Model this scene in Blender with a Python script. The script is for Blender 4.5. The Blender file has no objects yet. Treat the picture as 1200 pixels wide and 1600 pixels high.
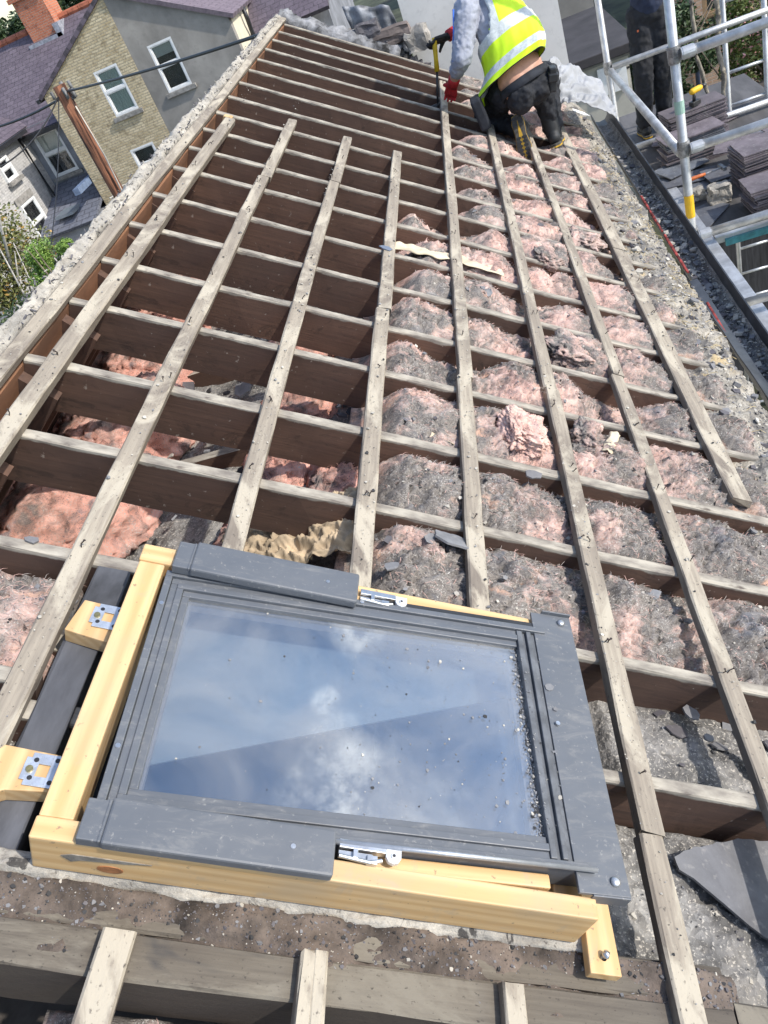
import bpy, bmesh, math, random
from mathutils import Vector, Matrix, noise
C = bpy.context.scene
R = random.Random(7)
rad = math.radians
# ------------------------------------------------------------------ camera, sky, sun, exposure
F = 1205.0
def _n(v): v = Vector(v); v.normalize(); return v
cY = _n((62, -1042, F)); cg = Vector((690, 1500, F)); cg -= cY*cg.dot(cY); cg.normalize(); cZ = -cg; cX = cY.cross(cZ)
cam_d = bpy.data.cameras.new('camera'); cam = bpy.data.objects.new('camera', cam_d); C.collection.objects.link(cam)
cam_d.sensor_fit = 'VERTICAL'; cam_d.sensor_height = 24; cam_d.lens = F/1600*24
cam_d.clip_start = .05; cam_d.clip_end = 2000
# rows: world axes in camera coordinates (x right, y down, z forward) -> blender camera (x right, y up, z back)
Rm = Matrix((cX, cY, cZ))
cam.matrix_world = (Rm @ Matrix(((1,0,0),(0,-1,0),(0,0,-1)))).to_4x4()
C.camera = cam
SUN_EL, SUN_AZ = 38.0, -14.0        # azimuth measured from +x (down-slope side) towards +y
w = bpy.data.worlds.new('World'); C.world = w; w.use_nodes = True
nt = w.node_tree; nt.nodes.clear()
out = nt.nodes.new('ShaderNodeOutputWorld'); bg = nt.nodes.new('ShaderNodeBackground'); bg.inputs[1].default_value = .15
sky = nt.nodes.new('ShaderNodeTexSky'); sky.sky_type = 'NISHITA'; sky.sun_disc = False
sky.sun_elevation = rad(SUN_EL); sky.sun_rotation = rad(90-SUN_AZ); sky.air_density = 1.0; sky.dust_density = 1.0
tc = nt.nodes.new('ShaderNodeTexCoord'); ns = nt.nodes.new('ShaderNodeTexNoise')
ns.inputs['Scale'].default_value = 2.2; ns.inputs['Detail'].default_value = 9; ns.inputs['Roughness'].default_value = .62; ns.inputs['Distortion'].default_value = .35
mpw = nt.nodes.new('ShaderNodeMapping'); mpw.inputs['Location'].default_value = (.35, .1, .2); mpw.inputs['Scale'].default_value = (1, 1, 1.7)
nt.links.new(tc.outputs['Generated'], mpw.inputs[0]); nt.links.new(mpw.outputs[0], ns.inputs['Vector'])
cr = nt.nodes.new('ShaderNodeValToRGB'); cr.color_ramp.elements[0].position = .55; cr.color_ramp.elements[1].position = .82
nt.links.new(ns.outputs[0], cr.inputs[0])
def cloud(d, r0, r1, ns_=6.0, th=.5):
    vm = nt.nodes.new('ShaderNodeVectorMath'); vm.operation = 'DISTANCE'; nrm_ = nt.nodes.new('ShaderNodeVectorMath'); nrm_.operation = 'NORMALIZE'
    nt.links.new(tc.outputs['Generated'], nrm_.inputs[0]); nt.links.new(nrm_.outputs[0], vm.inputs[0]); vm.inputs[1].default_value = Vector(d).normalized()
    n2 = nt.nodes.new('ShaderNodeTexNoise'); n2.inputs['Scale'].default_value = ns_; n2.inputs['Detail'].default_value = 8; n2.inputs['Roughness'].default_value = .65; nt.links.new(nrm_.outputs[0], n2.inputs['Vector'])
    a = nt.nodes.new('ShaderNodeMapRange'); a.inputs[1].default_value = r0; a.inputs[2].default_value = r1; a.inputs[3].default_value = 1; a.inputs[4].default_value = 0; nt.links.new(vm.outputs['Value'], a.inputs[0])
    b = nt.nodes.new('ShaderNodeMath'); b.operation = 'MULTIPLY_ADD'; nt.links.new(n2.outputs[0], b.inputs[0]); b.inputs[1].default_value = 2.2; b.inputs[2].default_value = -.95
    c = nt.nodes.new('ShaderNodeMath'); c.operation = 'MULTIPLY'; c.use_clamp = True; nt.links.new(a.outputs[0], c.inputs[0]); nt.links.new(b.outputs[0], c.inputs[1]); d_ = nt.nodes.new('ShaderNodeMath'); d_.operation = 'MULTIPLY'; d_.inputs[1].default_value = 3.2; d_.use_clamp = True; nt.links.new(c.outputs[0], d_.inputs[0]); return d_.outputs[0]
cls = [cr.outputs[0], cloud((.565, .485, .67), .0, .095, 16), cloud((.545, .53, .655), .0, .050, 18), cloud((.50, .57, .645), .0, .022, 20), cloud((.495, .65, .58), .0, .045, 18)]
for c_ in cls[1:]:
    q_ = nt.nodes.new('ShaderNodeMath'); q_.operation = 'MAXIMUM'; nt.links.new(cls[0], q_.inputs[0]); nt.links.new(c_, q_.inputs[1]); cls[0] = q_.outputs[0]
mx = nt.nodes.new('ShaderNodeMixRGB'); mx.inputs[2].default_value = (8.5, 8.8, 9.2, 1)
nt.links.new(cls[0], mx.inputs[0]); nt.links.new(sky.outputs[0], mx.inputs[1])
nt.links.new(mx.outputs[0], bg.inputs[0]); nt.links.new(bg.outputs[0], out.inputs[0])
sd = bpy.data.lights.new('sun', 'SUN'); sd.energy = 2.45; sd.angle = rad(1.0); sd.color = (1, .94, .85)
sun = bpy.data.objects.new('sun', sd); C.collection.objects.link(sun)
sv = Vector((math.cos(rad(SUN_EL))*math.cos(rad(SUN_AZ)), math.cos(rad(SUN_EL))*math.sin(rad(SUN_AZ)), math.sin(rad(SUN_EL))))
sun.rotation_euler = sv.to_track_quat('Z', 'Y').to_euler()
C.view_settings.view_transform = 'Standard'; C.view_settings.look = 'None'; C.view_settings.exposure = .86; C.view_settings.gamma = 1
C.render.resolution_x = 768; C.render.resolution_y = 1024

# ------------------------------------------------------------------ frames of reference (world origin = eye; ground at z = -7)
D = 1.3; TH = rad(33.447)
U = Vector((math.cos(TH), 0, -math.sin(TH))); V = Vector((0, 1, 0)); N = U.cross(V)
RM = Matrix(((U.x, 0, N.x, -D*N.x), (U.y, 1, N.y, -D*N.y), (U.z, 0, N.z, -D*N.z), (0, 0, 0, 1)))   # roof coords u (down slope), v (along), w (out)
def roof(u, v, w_=0): return RM @ Vector((u, v, w_))
def RT(u=0, v=0, w_=0, rz=0): return RM @ Matrix.Translation((u, v, w_)) @ Matrix.Rotation(rz, 4, 'Z')
def ray(px, py): return _n(Rm @ Vector((px-600, py-800, F)))
def at(px, py, ax, val): r = ray(px, py); return r*(val/r[ax])
def aty(px, py, y): return at(px, py, 1, y)
def atr(px, py, w_=0):
    r = ray(px, py); t = -(D-w_)/r.dot(N); p = r*t; return p.dot(U), p.dot(V)
H0 = -7.0

# ------------------------------------------------------------------ object helpers
def props(o, label=None, cat=None, group=None, kind=None):
    if label: o['label'] = label
    if cat: o['category'] = cat
    if group: o['group'] = group
    if kind: o['kind'] = kind
    return o
def empty(name, label, cat, group=None, mat=None):
    o = bpy.data.objects.new(name, None); C.collection.objects.link(o); o.empty_display_size = .1
    if mat is not None: o.matrix_world = mat
    return props(o, label, cat, group)
class MB:
    def __init__(s): s.v = []; s.f = []; s.m = []; s.cm = 0
    def add(s, vs, fs, mi=None):
        b = len(s.v); s.v += [Vector(p) for p in vs]
        for f in fs: s.f.append([b+i for i in f]); s.m.append(s.cm if mi is None else mi)
        return s
    def box(s, x0, x1, y0, y1, z0, z1, M=None, mi=None):
        vs = [Vector((x, y, z)) for z in (z0, z1) for y in (y0, y1) for x in (x0, x1)]
        if M is not None: vs = [M @ p for p in vs]
        return s.add(vs, [(0,2,3,1), (4,5,7,6), (0,1,5,4), (2,6,7,3), (0,4,6,2), (1,3,7,5)], mi)
    def tube(s, pts, r, n=10, cap=True, mi=None):
        pts = [Vector(p) for p in pts]; rs = r if isinstance(r, (list, tuple)) else [r]*len(pts)
        vs = []; up = Vector((0, 0, 1))
        for i, p in enumerate(pts):
            d = (pts[min(i+1, len(pts)-1)]-pts[max(i-1, 0)]).normalized()
            a = d.cross(up)
            if a.length < .05: a = d.cross(Vector((0, 1, 0)))
            a.normalize(); b = a.cross(d)
            vs += [p+(a*math.cos(2*math.pi*k/n)+b*math.sin(2*math.pi*k/n))*rs[i] for k in range(n)]
        fs = [(i*n+k, i*n+(k+1) % n, (i+1)*n+(k+1) % n, (i+1)*n+k) for i in range(len(pts)-1) for k in range(n)]
        if cap: fs += [tuple(range(n))[::-1], tuple((len(pts)-1)*n+k for k in range(n))]
        return s.add(vs, fs, mi)
    def prism(s, poly, z0, z1, M=None, mi=None):      # poly in xy, extruded z
        n = len(poly); vs = [Vector((p[0], p[1], z0)) for p in poly]+[Vector((p[0], p[1], z1)) for p in poly]
        if M is not None: vs = [M @ p for p in vs]
        return s.add(vs, [tuple(range(n))[::-1], tuple(range(n, 2*n))]+[(k, (k+1) % n, n+(k+1) % n, n+k) for k in range(n)], mi)
    def ball(s, c, r, nu=10, nv=7, sc=(1, 1, 1), mi=None):
        c = Vector(c); vs = [c+Vector((0, 0, r*sc[2]))]
        for j in range(1, nv):
            t = math.pi*j/nv
            vs += [c+Vector((r*sc[0]*math.sin(t)*math.cos(2*math.pi*i/nu), r*sc[1]*math.sin(t)*math.sin(2*math.pi*i/nu), r*sc[2]*math.cos(t))) for i in range(nu)]
        vs.append(c-Vector((0, 0, r*sc[2]))); L = len(vs)-1
        fs = [(0, 1+i, 1+(i+1) % nu) for i in range(nu)]
        for j in range(nv-2): fs += [(1+j*nu+i, 1+(j+1)*nu+i, 1+(j+1)*nu+(i+1) % nu, 1+j*nu+(i+1) % nu) for i in range(nu)]
        fs += [(L, 1+(nv-2)*nu+(i+1) % nu, 1+(nv-2)*nu+i) for i in range(nu)]
        return s.add(vs, fs, mi)
    def grid(s, nx, ny, fn, mi=None):
        vs = [fn(i/nx, j/ny) for j in range(ny+1) for i in range(nx+1)]
        return s.add(vs, [(j*(nx+1)+i, j*(nx+1)+i+1, (j+1)*(nx+1)+i+1, (j+1)*(nx+1)+i) for j in range(ny) for i in range(nx)], mi)
    def build(s, name, mat, parent=None, mw=None, smooth=False, bevel=0, local=False, **k):
        me = bpy.data.meshes.new(name)
        vs = s.v
        if mw is not None and not local: pass
        me.from_pydata([tuple(p) for p in vs], [], s.f)
        mats = mat if isinstance(mat, (list, tuple)) else [mat]
        for m in mats: me.materials.append(m)
        if len(mats) > 1: me.polygons.foreach_set('material_index', s.m)
        if smooth: me.polygons.foreach_set('use_smooth', [True]*len(s.f))
        me.validate(); me.update()
        o = bpy.data.objects.new(name, me); C.collection.objects.link(o)
        if parent is not None: o.parent = parent
        if mw is not None: o.matrix_world = mw
        if bevel:
            b = o.modifiers.new('bevel', 'BEVEL'); b.width = bevel; b.segments = 2; b.limit_method = 'ANGLE'
        return props(o, **k)
def recenter(o):
    """move a top-level mesh's origin to the middle of its base"""
    vs = [v.co for v in o.data.vertices]
    c = Vector(((min(v.x for v in vs)+max(v.x for v in vs))/2, (min(v.y for v in vs)+max(v.y for v in vs))/2, min(v.z for v in vs)))
    for v in o.data.vertices: v.co = v.co-c
    o.matrix_world = o.matrix_world @ Matrix.Translation(c)
    return o
def fn(x, y=0, z=0, o=4): return noise.fractal(Vector((x, y, z)), 1.0, 2.0, o)
def nz(x, y=0, z=0): return noise.noise(Vector((x, y, z)))
def ss(a, b, x):
    t = min(1, max(0, (x-a)/(b-a))); return t*t*(3-2*t)

# ------------------------------------------------------------------ materials
MATS = {}
class NT:
    def __init__(s, name):
        s.m = bpy.data.materials.new(name); s.m.use_nodes = True; s.t = s.m.node_tree; s.b = s.t.nodes['Principled BSDF']; s.tc = s.t.nodes.new('ShaderNodeTexCoord')
        MATS[name] = s.m
    def L(s, a, b): s.t.links.new(a, b)
    def n(s, ty, **k):
        x = s.t.nodes.new(ty)
        for a, b in k.items():
            if a in x.inputs.keys(): x.inputs[a].default_value = b
            else: setattr(x, a, b)
        return x
    def mp(s, scale=(1, 1, 1), coord='Object', rot=(0, 0, 0), loc=(0, 0, 0)):
        m = s.n('ShaderNodeMapping'); m.inputs['Scale'].default_value = scale; m.inputs['Rotation'].default_value = rot; m.inputs['Location'].default_value = loc
        s.L(s.tc.outputs[coord], m.inputs[0]); return m.outputs[0]
    def noise(s, sc, scale=(1, 1, 1), det=6, rough=.6, dist=0, loc=(0, 0, 0), coord='Object'):
        x = s.n('ShaderNodeTexNoise'); x.inputs['Scale'].default_value = sc; x.inputs['Detail'].default_value = det; x.inputs['Roughness'].default_value = rough; x.inputs['Distortion'].default_value = dist
        s.L(s.mp(scale, coord, loc=loc), x.inputs['Vector']); return x.outputs[0]
    def ramp(s, f, a, b, ca=(0, 0, 0, 1), cb=(1, 1, 1, 1)):
        r = s.n('ShaderNodeValToRGB'); e = r.color_ramp.elements; e[0].position = a; e[1].position = b
        e[0].color = tuple(ca)+(1,) if len(ca) == 3 else ca; e[1].color = tuple(cb)+(1,) if len(cb) == 3 else cb
        s.L(f, r.inputs[0]); return r.outputs[0]
    def mix(s, f, a, b, bt='MIX'):
        x = s.n('ShaderNodeMixRGB', blend_type=bt)
        for i, q in enumerate((f, a, b)):
            if isinstance(q, (int, float)): x.inputs[i].default_value = q if i == 0 else (q, q, q, 1)
            elif isinstance(q, (tuple, list)): x.inputs[i].default_value = tuple(q)+(1,) if len(q) == 3 else q
            else: s.L(q, x.inputs[i])
        return x.outputs[0]
    def math(s, op, a, b=0, c=0):
        x = s.n('ShaderNodeMath', operation=op)
        for i, q in enumerate((a, b, c)):
            if isinstance(q, (int, float)): x.inputs[i].default_value = q
            else: s.L(q, x.inputs[i])
        return x.outputs[0]
    def xyz(s, v=None):
        x = s.n('ShaderNodeSeparateXYZ'); s.L(v or s.tc.outputs['Object'], x.inputs[0]); return x.outputs
    def geo(s): return s.n('ShaderNodeNewGeometry').outputs
    def out(s, col, rough=.8, bump=None, dist=.003, strength=.6, metal=0, spec=None):
        s.L(col, s.b.inputs['Base Color']) if not isinstance(col, (tuple, list)) else setattr(s.b.inputs['Base Color'], 'default_value', tuple(col)+(1,))
        if isinstance(rough, (int, float)): s.b.inputs['Roughness'].default_value = rough
        else: s.L(rough, s.b.inputs['Roughness'])
        s.b.inputs['Metallic'].default_value = metal
        if spec is not None: s.b.inputs['Specular IOR Level'].default_value = spec
        if bump is not None:
            b = s.n('ShaderNodeBump'); b.inputs['Distance'].default_value = dist; b.inputs['Strength'].default_value = strength; s.L(bump, b.inputs['Height']); s.L(b.outputs[0], s.b.inputs['Normal'])
        return s.m
def rnd(s): # per object random
    return s.n('ShaderNodeObjectInfo').outputs['Random']

# weathered batten, grain along local Y
def m_batten(name='weathered_batten', axis=1, dk=.92):
    s = NT(name); sw = (lambda t: t) if axis == 1 else (lambda t: (t[1], t[0], t[2])); r = rnd(s); off = s.math('MULTIPLY', r, 37)
    base = s.noise(5, sw((1, .25, 1)), 5, .6, .3); grain = s.noise(60, sw((1.6, .05, 1)), 4, .7); fine = s.noise(160, sw((1, .6, 1)), 3)
    c = s.mix(s.ramp(base, .36, .62), (.20, .175, .15), (.42, .38, .31))
    c = s.mix(s.ramp(grain, .3, .62), s.mix(.5, c, (.13, .11, .095)), c)
    mort = s.noise(7, sw((1, .35, 1)), 6, .68, .8, loc=(3, 1, 0)); c = s.mix(s.ramp(mort, .50, .60), c, (.46, .425, .35))
    c = s.mix(s.ramp(fine, .62, .74), c, (.10, .09, .08))
    bl = s.noise(9, sw((1, .5, 1)), 4, .6, .5, loc=(9, 4, 2)); c = s.mix(s.ramp(bl, .63, .72), c, (.12, .12, .125))
    if dk != 1 or True: c = s.mix(1.0, c, (dk, dk*.97, dk*.94), 'MULTIPLY')
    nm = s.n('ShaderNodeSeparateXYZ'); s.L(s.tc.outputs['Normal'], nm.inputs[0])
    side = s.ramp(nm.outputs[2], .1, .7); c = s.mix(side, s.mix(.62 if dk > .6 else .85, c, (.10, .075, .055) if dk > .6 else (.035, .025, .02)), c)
    return s.out(c, .9, s.mix(.5, grain, fine), .002, .8)
def m_rafter():
    s = NT('old_dark_rafter'); x = s.xyz()
    a = s.noise(3, (.5, 1, 1), 6, .65, .4); g = s.noise(55, (.05, 1, 1.4), 5, .7); st = s.noise(5, (1.5, 1, .25), 5, .6, .3, loc=(2, 5, 1))
    c = s.mix(s.ramp(a, .3, .7), (.085, .046, .034), (.19, .105, .07))
    c = s.mix(s.ramp(g, .25, .7), s.mix(.5, c, (.03, .02, .016)), c)
    c = s.mix(s.ramp(st, .60, .80, (0,0,0), (.35,.35,.35)), c, (.28, .22, .17))
    c = s.mix(s.math('MULTIPLY', rnd(s), .75), c, s.mix(.5, c, (.035, .028, .026))); kn = s.noise(14, (.5, 1, 1), 6, .75, 1.0, loc=(9, 2, 2)); c = s.mix(s.ramp(kn, .56, .66, (0,0,0), (.6,.6,.6)), c, (.035, .022, .018)); cw = s.noise(45, (1, 1, 1), 3, .6, loc=(3, 2, 6)); c = s.mix(s.ramp(cw, .68, .74, (0,0,0), (.6,.6,.6)), c, (.36, .31, .26))
    top = s.mix(s.ramp(s.noise(26, (.4, 1, 1), 5), .35, .65), (.17, .15, .13), (.42, .385, .32))
    top = s.mix(s.ramp(s.noise(40, (.3, 1, 1), 5, loc=(1, 1, 7)), .60, .70), top, (.12, .10, .085))
    edge = s.math('ADD', x[2], s.math('MULTIPLY', s.math('SUBTRACT', s.noise(22, (.6, 1, 1), 4), .5), .022))
    e01 = s.math('MULTIPLY_ADD', edge, 20, .5); c = s.mix(s.ramp(e01, .5-.012*20, .5-.008*20), c, top)
    nm = s.n('ShaderNodeSeparateXYZ'); s.L(s.tc.outputs['Normal'], nm.inputs[0]); c = s.mix(s.ramp(nm.outputs[2], .75, .85), c, top)
    return s.out(c, .88, s.mix(.5, a, g), .003, .6)
def m_pine(name='yellow_pine', tint=(1, 1, 1), axis=0):
    s = NT(name); sc = [.06, 1, 1.5]; sc = (sc if axis == 0 else [1, .06, 1.5])
    wv = s.n('ShaderNodeTexWave', wave_type='RINGS', rings_direction='X' if axis == 0 else 'Y'); wv.inputs['Scale'].default_value = 12; wv.inputs['Distortion'].default_value = 3.0; wv.inputs['Detail'].default_value = 3; wv.inputs['Detail Scale'].default_value = 1.2
    s.L(s.mp(sc, loc=(.3, .35, .2)), wv.inputs['Vector'])
    g = s.noise(80, sc, 4, .6); bl = s.noise(4, (1, 1, 1), 4)
    c = s.mix(s.ramp(wv.outputs[1], .1, .9), (.60*tint[0], .385*tint[1], .175*tint[2]), (.70*tint[0], .49*tint[1], .25*tint[2]))
    c = s.mix(s.ramp(g, .35, .7), s.mix(.35, c, (.42, .25, .11)), c)
    c = s.mix(s.ramp(bl, .52, .72, (0,0,0), (.55,.55,.55)), c, (.42, .33, .22)); sp_ = s.noise(70, (1, 1, 1), 3, loc=(2, 8, 3)); c = s.mix(s.ramp(sp_, .66, .72, (0,0,0), (.7,.7,.7)), c, (.16, .12, .09)); dr = s.noise(11, (1, 1, 1), 6, .7, .8, loc=(6, 1, 3)); c = s.mix(s.ramp(dr, .56, .68, (0,0,0), (.4,.4,.4)), c, (.36, .31, .25))
    vo = s.n('ShaderNodeTexVoronoi'); vo.inputs['Scale'].default_value = 5; s.L(s.mp((.6, 1, 1) if axis == 0 else (1, .6, 1), loc=(.1, .2, .4)), vo.inputs['Vector'])
    c = s.mix(s.ramp(vo.outputs['Distance'], .055, .085), (.30, .13, .05), c)
    return s.out(c, .55, g, .0008, .5)
def m_insul(name, pink=.5, floor=False):
    s = NT(name); big = s.noise(3.2, (1, 1, 1), 4, .6, .8); mid = s.noise(14, (1, 1, 1), 6, .65, .6); fib = s.noise(95, (1, 1.6, 1), 4, .75, 1.2); grit = s.noise(230, (1, 1, 1), 2)
    if floor:
        pk = s.mix(s.ramp(mid, .3, .7), (.56, .26, .20), (.76, .44, .36)); gr = s.mix(s.ramp(fib, .3, .7), (.16, .12, .11), (.34, .28, .25))
    else:
        pk = s.mix(s.ramp(mid, .3, .7), (.48, .285, .24), (.72, .515, .445)) if pink < .9 else s.mix(s.ramp(mid, .3, .7), (.64, .38, .32), (.82, .58, .49)); gr = s.mix(s.ramp(fib, .3, .7), (.11, .10, .095), (.35, .32, .29))
    fct = s.math('ADD', s.math('MULTIPLY', big, .6), s.math('MULTIPLY', mid, .4))
    c = s.mix(s.ramp(fct, .53-.28*(pink-.5)-.05, .53-.28*(pink-.5)+.06), gr, pk)
    orange = s.noise(6, (1, 1, 1), 3, .5, .5, loc=(7, 3, 1)); c = s.mix(s.ramp(orange, .64, .72, (0,0,0), (.6,.6,.6)), c, (.80, .46, .31))
    blue = s.noise(8, (1, 1, 1), 5, .6, .5, loc=(1, 9, 4)); c = s.mix(s.ramp(blue, .60, .70, (0,0,0), (.75,.75,.75)), c, (.17, .18, .205))
    soot = s.noise(4.5, (.7, 1.2, 1), 6, .7, 1.0, loc=(5, 5, 8)); c = s.mix(s.ramp(soot, .50, .62, (0,0,0), (.62,.62,.62)), c, (.10, .095, .09)) if not floor and pink < .9 else c; c = s.mix(s.ramp(grit, .57, .66), c, s.mix(s.ramp(mid, .45, .55), (.10, .10, .11), (.52, .50, .46)))
    c = s.mix(s.ramp(fib, .30, .40), s.mix(.4, c, (.12, .09, .08)), c)
    return s.out(c, .97, s.mix(.45, s.mix(.5, fib, s.noise(22, (.35, 1.6, 1), 6, .75, 2.0)), mid), .011, .9, spec=.1)
def m_simple(name, col, rough=.7, var=.25, sc=8, metal=0, bump=.002, scale=(1, 1, 1), col2=None, spec=None):
    s = NT(name); n1 = s.noise(sc, scale, 6, .62, .3); n2 = s.noise(sc*9, scale, 3)
    d = col2 or tuple(max(0, k*(1-var*1.6)) for k in col); l = tuple(min(1, k*(1+var*.5)) for k in col)
    c = s.mix(s.ramp(n1, .34, .66), d, l); c = s.mix(s.ramp(n2, .55, .75, (0,0,0), (.4,.4,.4)), c, tuple(k*.6 for k in col))
    return s.out(c, rough, s.mix(.5, n1, n2), bump, .6, metal, spec)
def m_mortar():
    s = NT('lime_mortar'); a = s.noise(9, (1, 1, 1), 7, .7, .4); b = s.noise(60, (1, 1, 1), 5, .7); d = s.noise(24, (1, .4, 1), 4, .6, 1.5, loc=(4, 4, 4))
    c = s.mix(s.ramp(a, .35, .66), (.25, .235, .21), (.52, .485, .42)); c = s.mix(s.ramp(b, .35, .5), s.mix(.5, c, (.16, .14, .12)), c); c = s.mix(s.ramp(d, .60, .66), c, (.07, .065, .06))
    return s.out(c, .95, s.mix(.5, a, b), .012, 1)
def m_rubble(name='rubble_dust', k=1.0):
    s = NT(name); v = s.n('ShaderNodeTexVoronoi'); v.inputs['Scale'].default_value = 45; s.L(s.mp(), v.inputs['Vector'])
    a = s.noise(6, (1, 1, 1), 6, .65, .4); b = s.noise(120, (1, 1, 1), 3); st = s.noise(7, (1, 1, 1), 4, .6, .6, loc=(3, 8, 1))
    c = s.mix(s.ramp(a, .38, .62), (.17*k, .16*k, .15*k), (.47*k, .43*k, .36*k)); c = s.mix(.35 if k > .5 else .12, c, s.xyz(v.outputs['Color'])[0], 'SOFT_LIGHT'); c = s.mix(s.ramp(b, .36, .48), s.mix(.6, c, (.07, .07, .07)), c)
    c = s.mix(s.ramp(st, .60, .70, (0,0,0), (.8,.8,.8)), c, (.50, .38, .20))
    return s.out(c, .95, s.mix(.5, v.outputs['Distance'], b), .012, .8)
def m_ash():
    s = NT('grey_dust_bed'); v = s.n('ShaderNodeTexVoronoi'); v.inputs['Scale'].default_value = 60; s.L(s.mp(), v.inputs['Vector'])
    a = s.noise(5, (1, 1, 1), 6, .65, .4); b = s.noise(150, (1, 1, 1), 3)
    c = s.mix(s.ramp(a, .38, .62), (.10, .097, .093), (.27, .26, .245)); c = s.mix(.3, c, s.xyz(v.outputs['Color'])[0], 'SOFT_LIGHT'); c = s.mix(s.ramp(b, .56, .66), c, (.48, .45, .40))
    return s.out(c, .95, s.mix(.5, v.outputs['Distance'], b), .01, .8)
def m_slate(name, col=(.15, .155, .17), purple=False):
    s = NT(name); r = rnd(s); a = s.noise(7, (1, 1, 1), 7, .7, .3); b = s.noise(50, (1, 1, 1), 4)
    c = s.mix(s.ramp(a, .35, .65), tuple(k*.65 for k in col), tuple(min(1, k*1.35) for k in col)); c = s.mix(s.ramp(b, .58, .7, (0,0,0), (.6,.6,.6)), c, (.34, .33, .31)); c = s.mix(s.math('MULTIPLY', r, .45), c, (.09, .08, .085))
    return s.out(c, .7, s.mix(.5, a, b), .003, .7)
def m_brick(name, c1, c2, mortar, sc, off=.5, rows=(.23, .075), bump=.01, axis='XZ', scl=1):
    s = NT(name); b = s.n('ShaderNodeTexBrick'); b.offset = off; x = s.xyz(); cmb = s.n('ShaderNodeCombineXYZ')
    s.L(x['XYZ'.index(axis[0])], cmb.inputs[0]); s.L(x['XYZ'.index(axis[1])], cmb.inputs[1]); s.L(cmb.outputs[0], b.inputs['Vector'])
    b.inputs['Scale'].default_value = 1; b.inputs['Brick Width'].default_value = rows[0]; b.inputs['Row Height'].default_value = rows[1]; b.inputs['Mortar Size'].default_value = sc; b.inputs['Mortar Smooth'].default_value = .3
    b.inputs['Color1'].default_value = tuple(c1)+(1,); b.inputs['Color2'].default_value = tuple(c2)+(1,); b.inputs['Mortar'].default_value = tuple(mortar)+(1,); b.inputs['Bias'].default_value = 0
    a = s.noise(.9, (1, 1, 1), 6, .7); f = s.noise(14, (1, 1, 1), 4)
    c = s.mix(s.ramp(a, .35, .65, (0,0,0), (.6,.6,.6)), b.outputs[0], s.mix(.5, b.outputs[0], tuple(k*.45 for k in c1))); c = s.mix(s.ramp(f, .3, .7, (0,0,0), (.45,.45,.45)), c, tuple(min(1, k*1.25) for k in c2)); g2 = s.noise(5.5, (1, 1, 1), 5, .7, loc=(5, 2, 8)); c = s.mix(s.ramp(g2, .52, .66, (0,0,0), (.6,.6,.6)), c, tuple(k*.42 for k in c1))
    inv = s.math('SUBTRACT', 1, b.outputs[1])
    return s.out(c, .85, inv, bump, .8)
def m_glass(name, tint=(.55, .6, .62), refl=.14, dust=.06, trans=.75):
    s = NT(name); s.t.nodes.remove(s.b); o = s.t.nodes['Material Output']
    tr = s.n('ShaderNodeBsdfTransparent'); tr.inputs[0].default_value = tuple(k*trans/.75 for k in tint)+(1,)
    gl = s.n('ShaderNodeBsdfGlossy'); gl.inputs['Roughness'].default_value = .015; gl.inputs[0].default_value = (.93, .96, 1, 1)
    fr = s.n('ShaderNodeFresnel'); fr.inputs[0].default_value = 1.45; f = s.math('ADD', fr.outputs[0], refl)
    m1 = s.n('ShaderNodeMixShader'); s.L(f, m1.inputs[0]); s.L(tr.outputs[0], m1.inputs[1]); s.L(gl.outputs[0], m1.inputs[2])
    df = s.n('ShaderNodeBsdfDiffuse'); df.inputs[0].default_value = (.46, .45, .43, 1)
    d1 = s.noise(240, (1, 1, 1), 2); d2 = s.noise(3.5, (1, 1, 1), 5, .6, .6); x = s.xyz()
    e = s.math('ADD', s.math('MULTIPLY', s.ramp(d1, .64, .70), s.math('MULTIPLY', s.ramp(d2, .4, .7), .5)), s.math('MULTIPLY', s.ramp(d2, .35, .8), dust))
    m2 = s.n('ShaderNodeMixShader'); s.L(e, m2.inputs[0]); s.L(m1.outputs[0], m2.inputs[1]); s.L(df.outputs[0], m2.inputs[2])
    s.L(m2.outputs[0], o.inputs[0]); return s.m
def m_leaf(name, a, b, c3=None):
    s = NT(name); r = s.geo()['Random Per Island'] ; c = s.mix(s.ramp(r, .1, .9), a, b)
    if c3: c = s.mix(s.ramp(r, .90, .93), c, c3)
    s.b.inputs['Subsurface Weight'].default_value = 0
    return s.out(c, .55)
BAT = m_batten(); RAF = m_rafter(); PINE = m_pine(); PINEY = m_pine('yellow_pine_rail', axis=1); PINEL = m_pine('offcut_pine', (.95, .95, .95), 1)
INS = [m_insul('insulation_mixed', .50), m_insul('insulation_pink', .66), m_insul('insulation_dusty', .30)]
INSF = m_insul('insulation_floor_roll', .80, True)
PINKL = m_insul('insulation_clean_pink', .95)
MOR = m_mortar(); RUB = m_rubble('rubble_dust', .82); RUBD = m_simple('brown_dirt', (.145, .115, .095), .95, .5, 11, bump=.012); ASH = m_ash()
SLATE = m_slate('grey_slate', (.22, .225, .235)); SLATED = m_slate('dark_slate', (.10, .095, .105)); 
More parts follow.
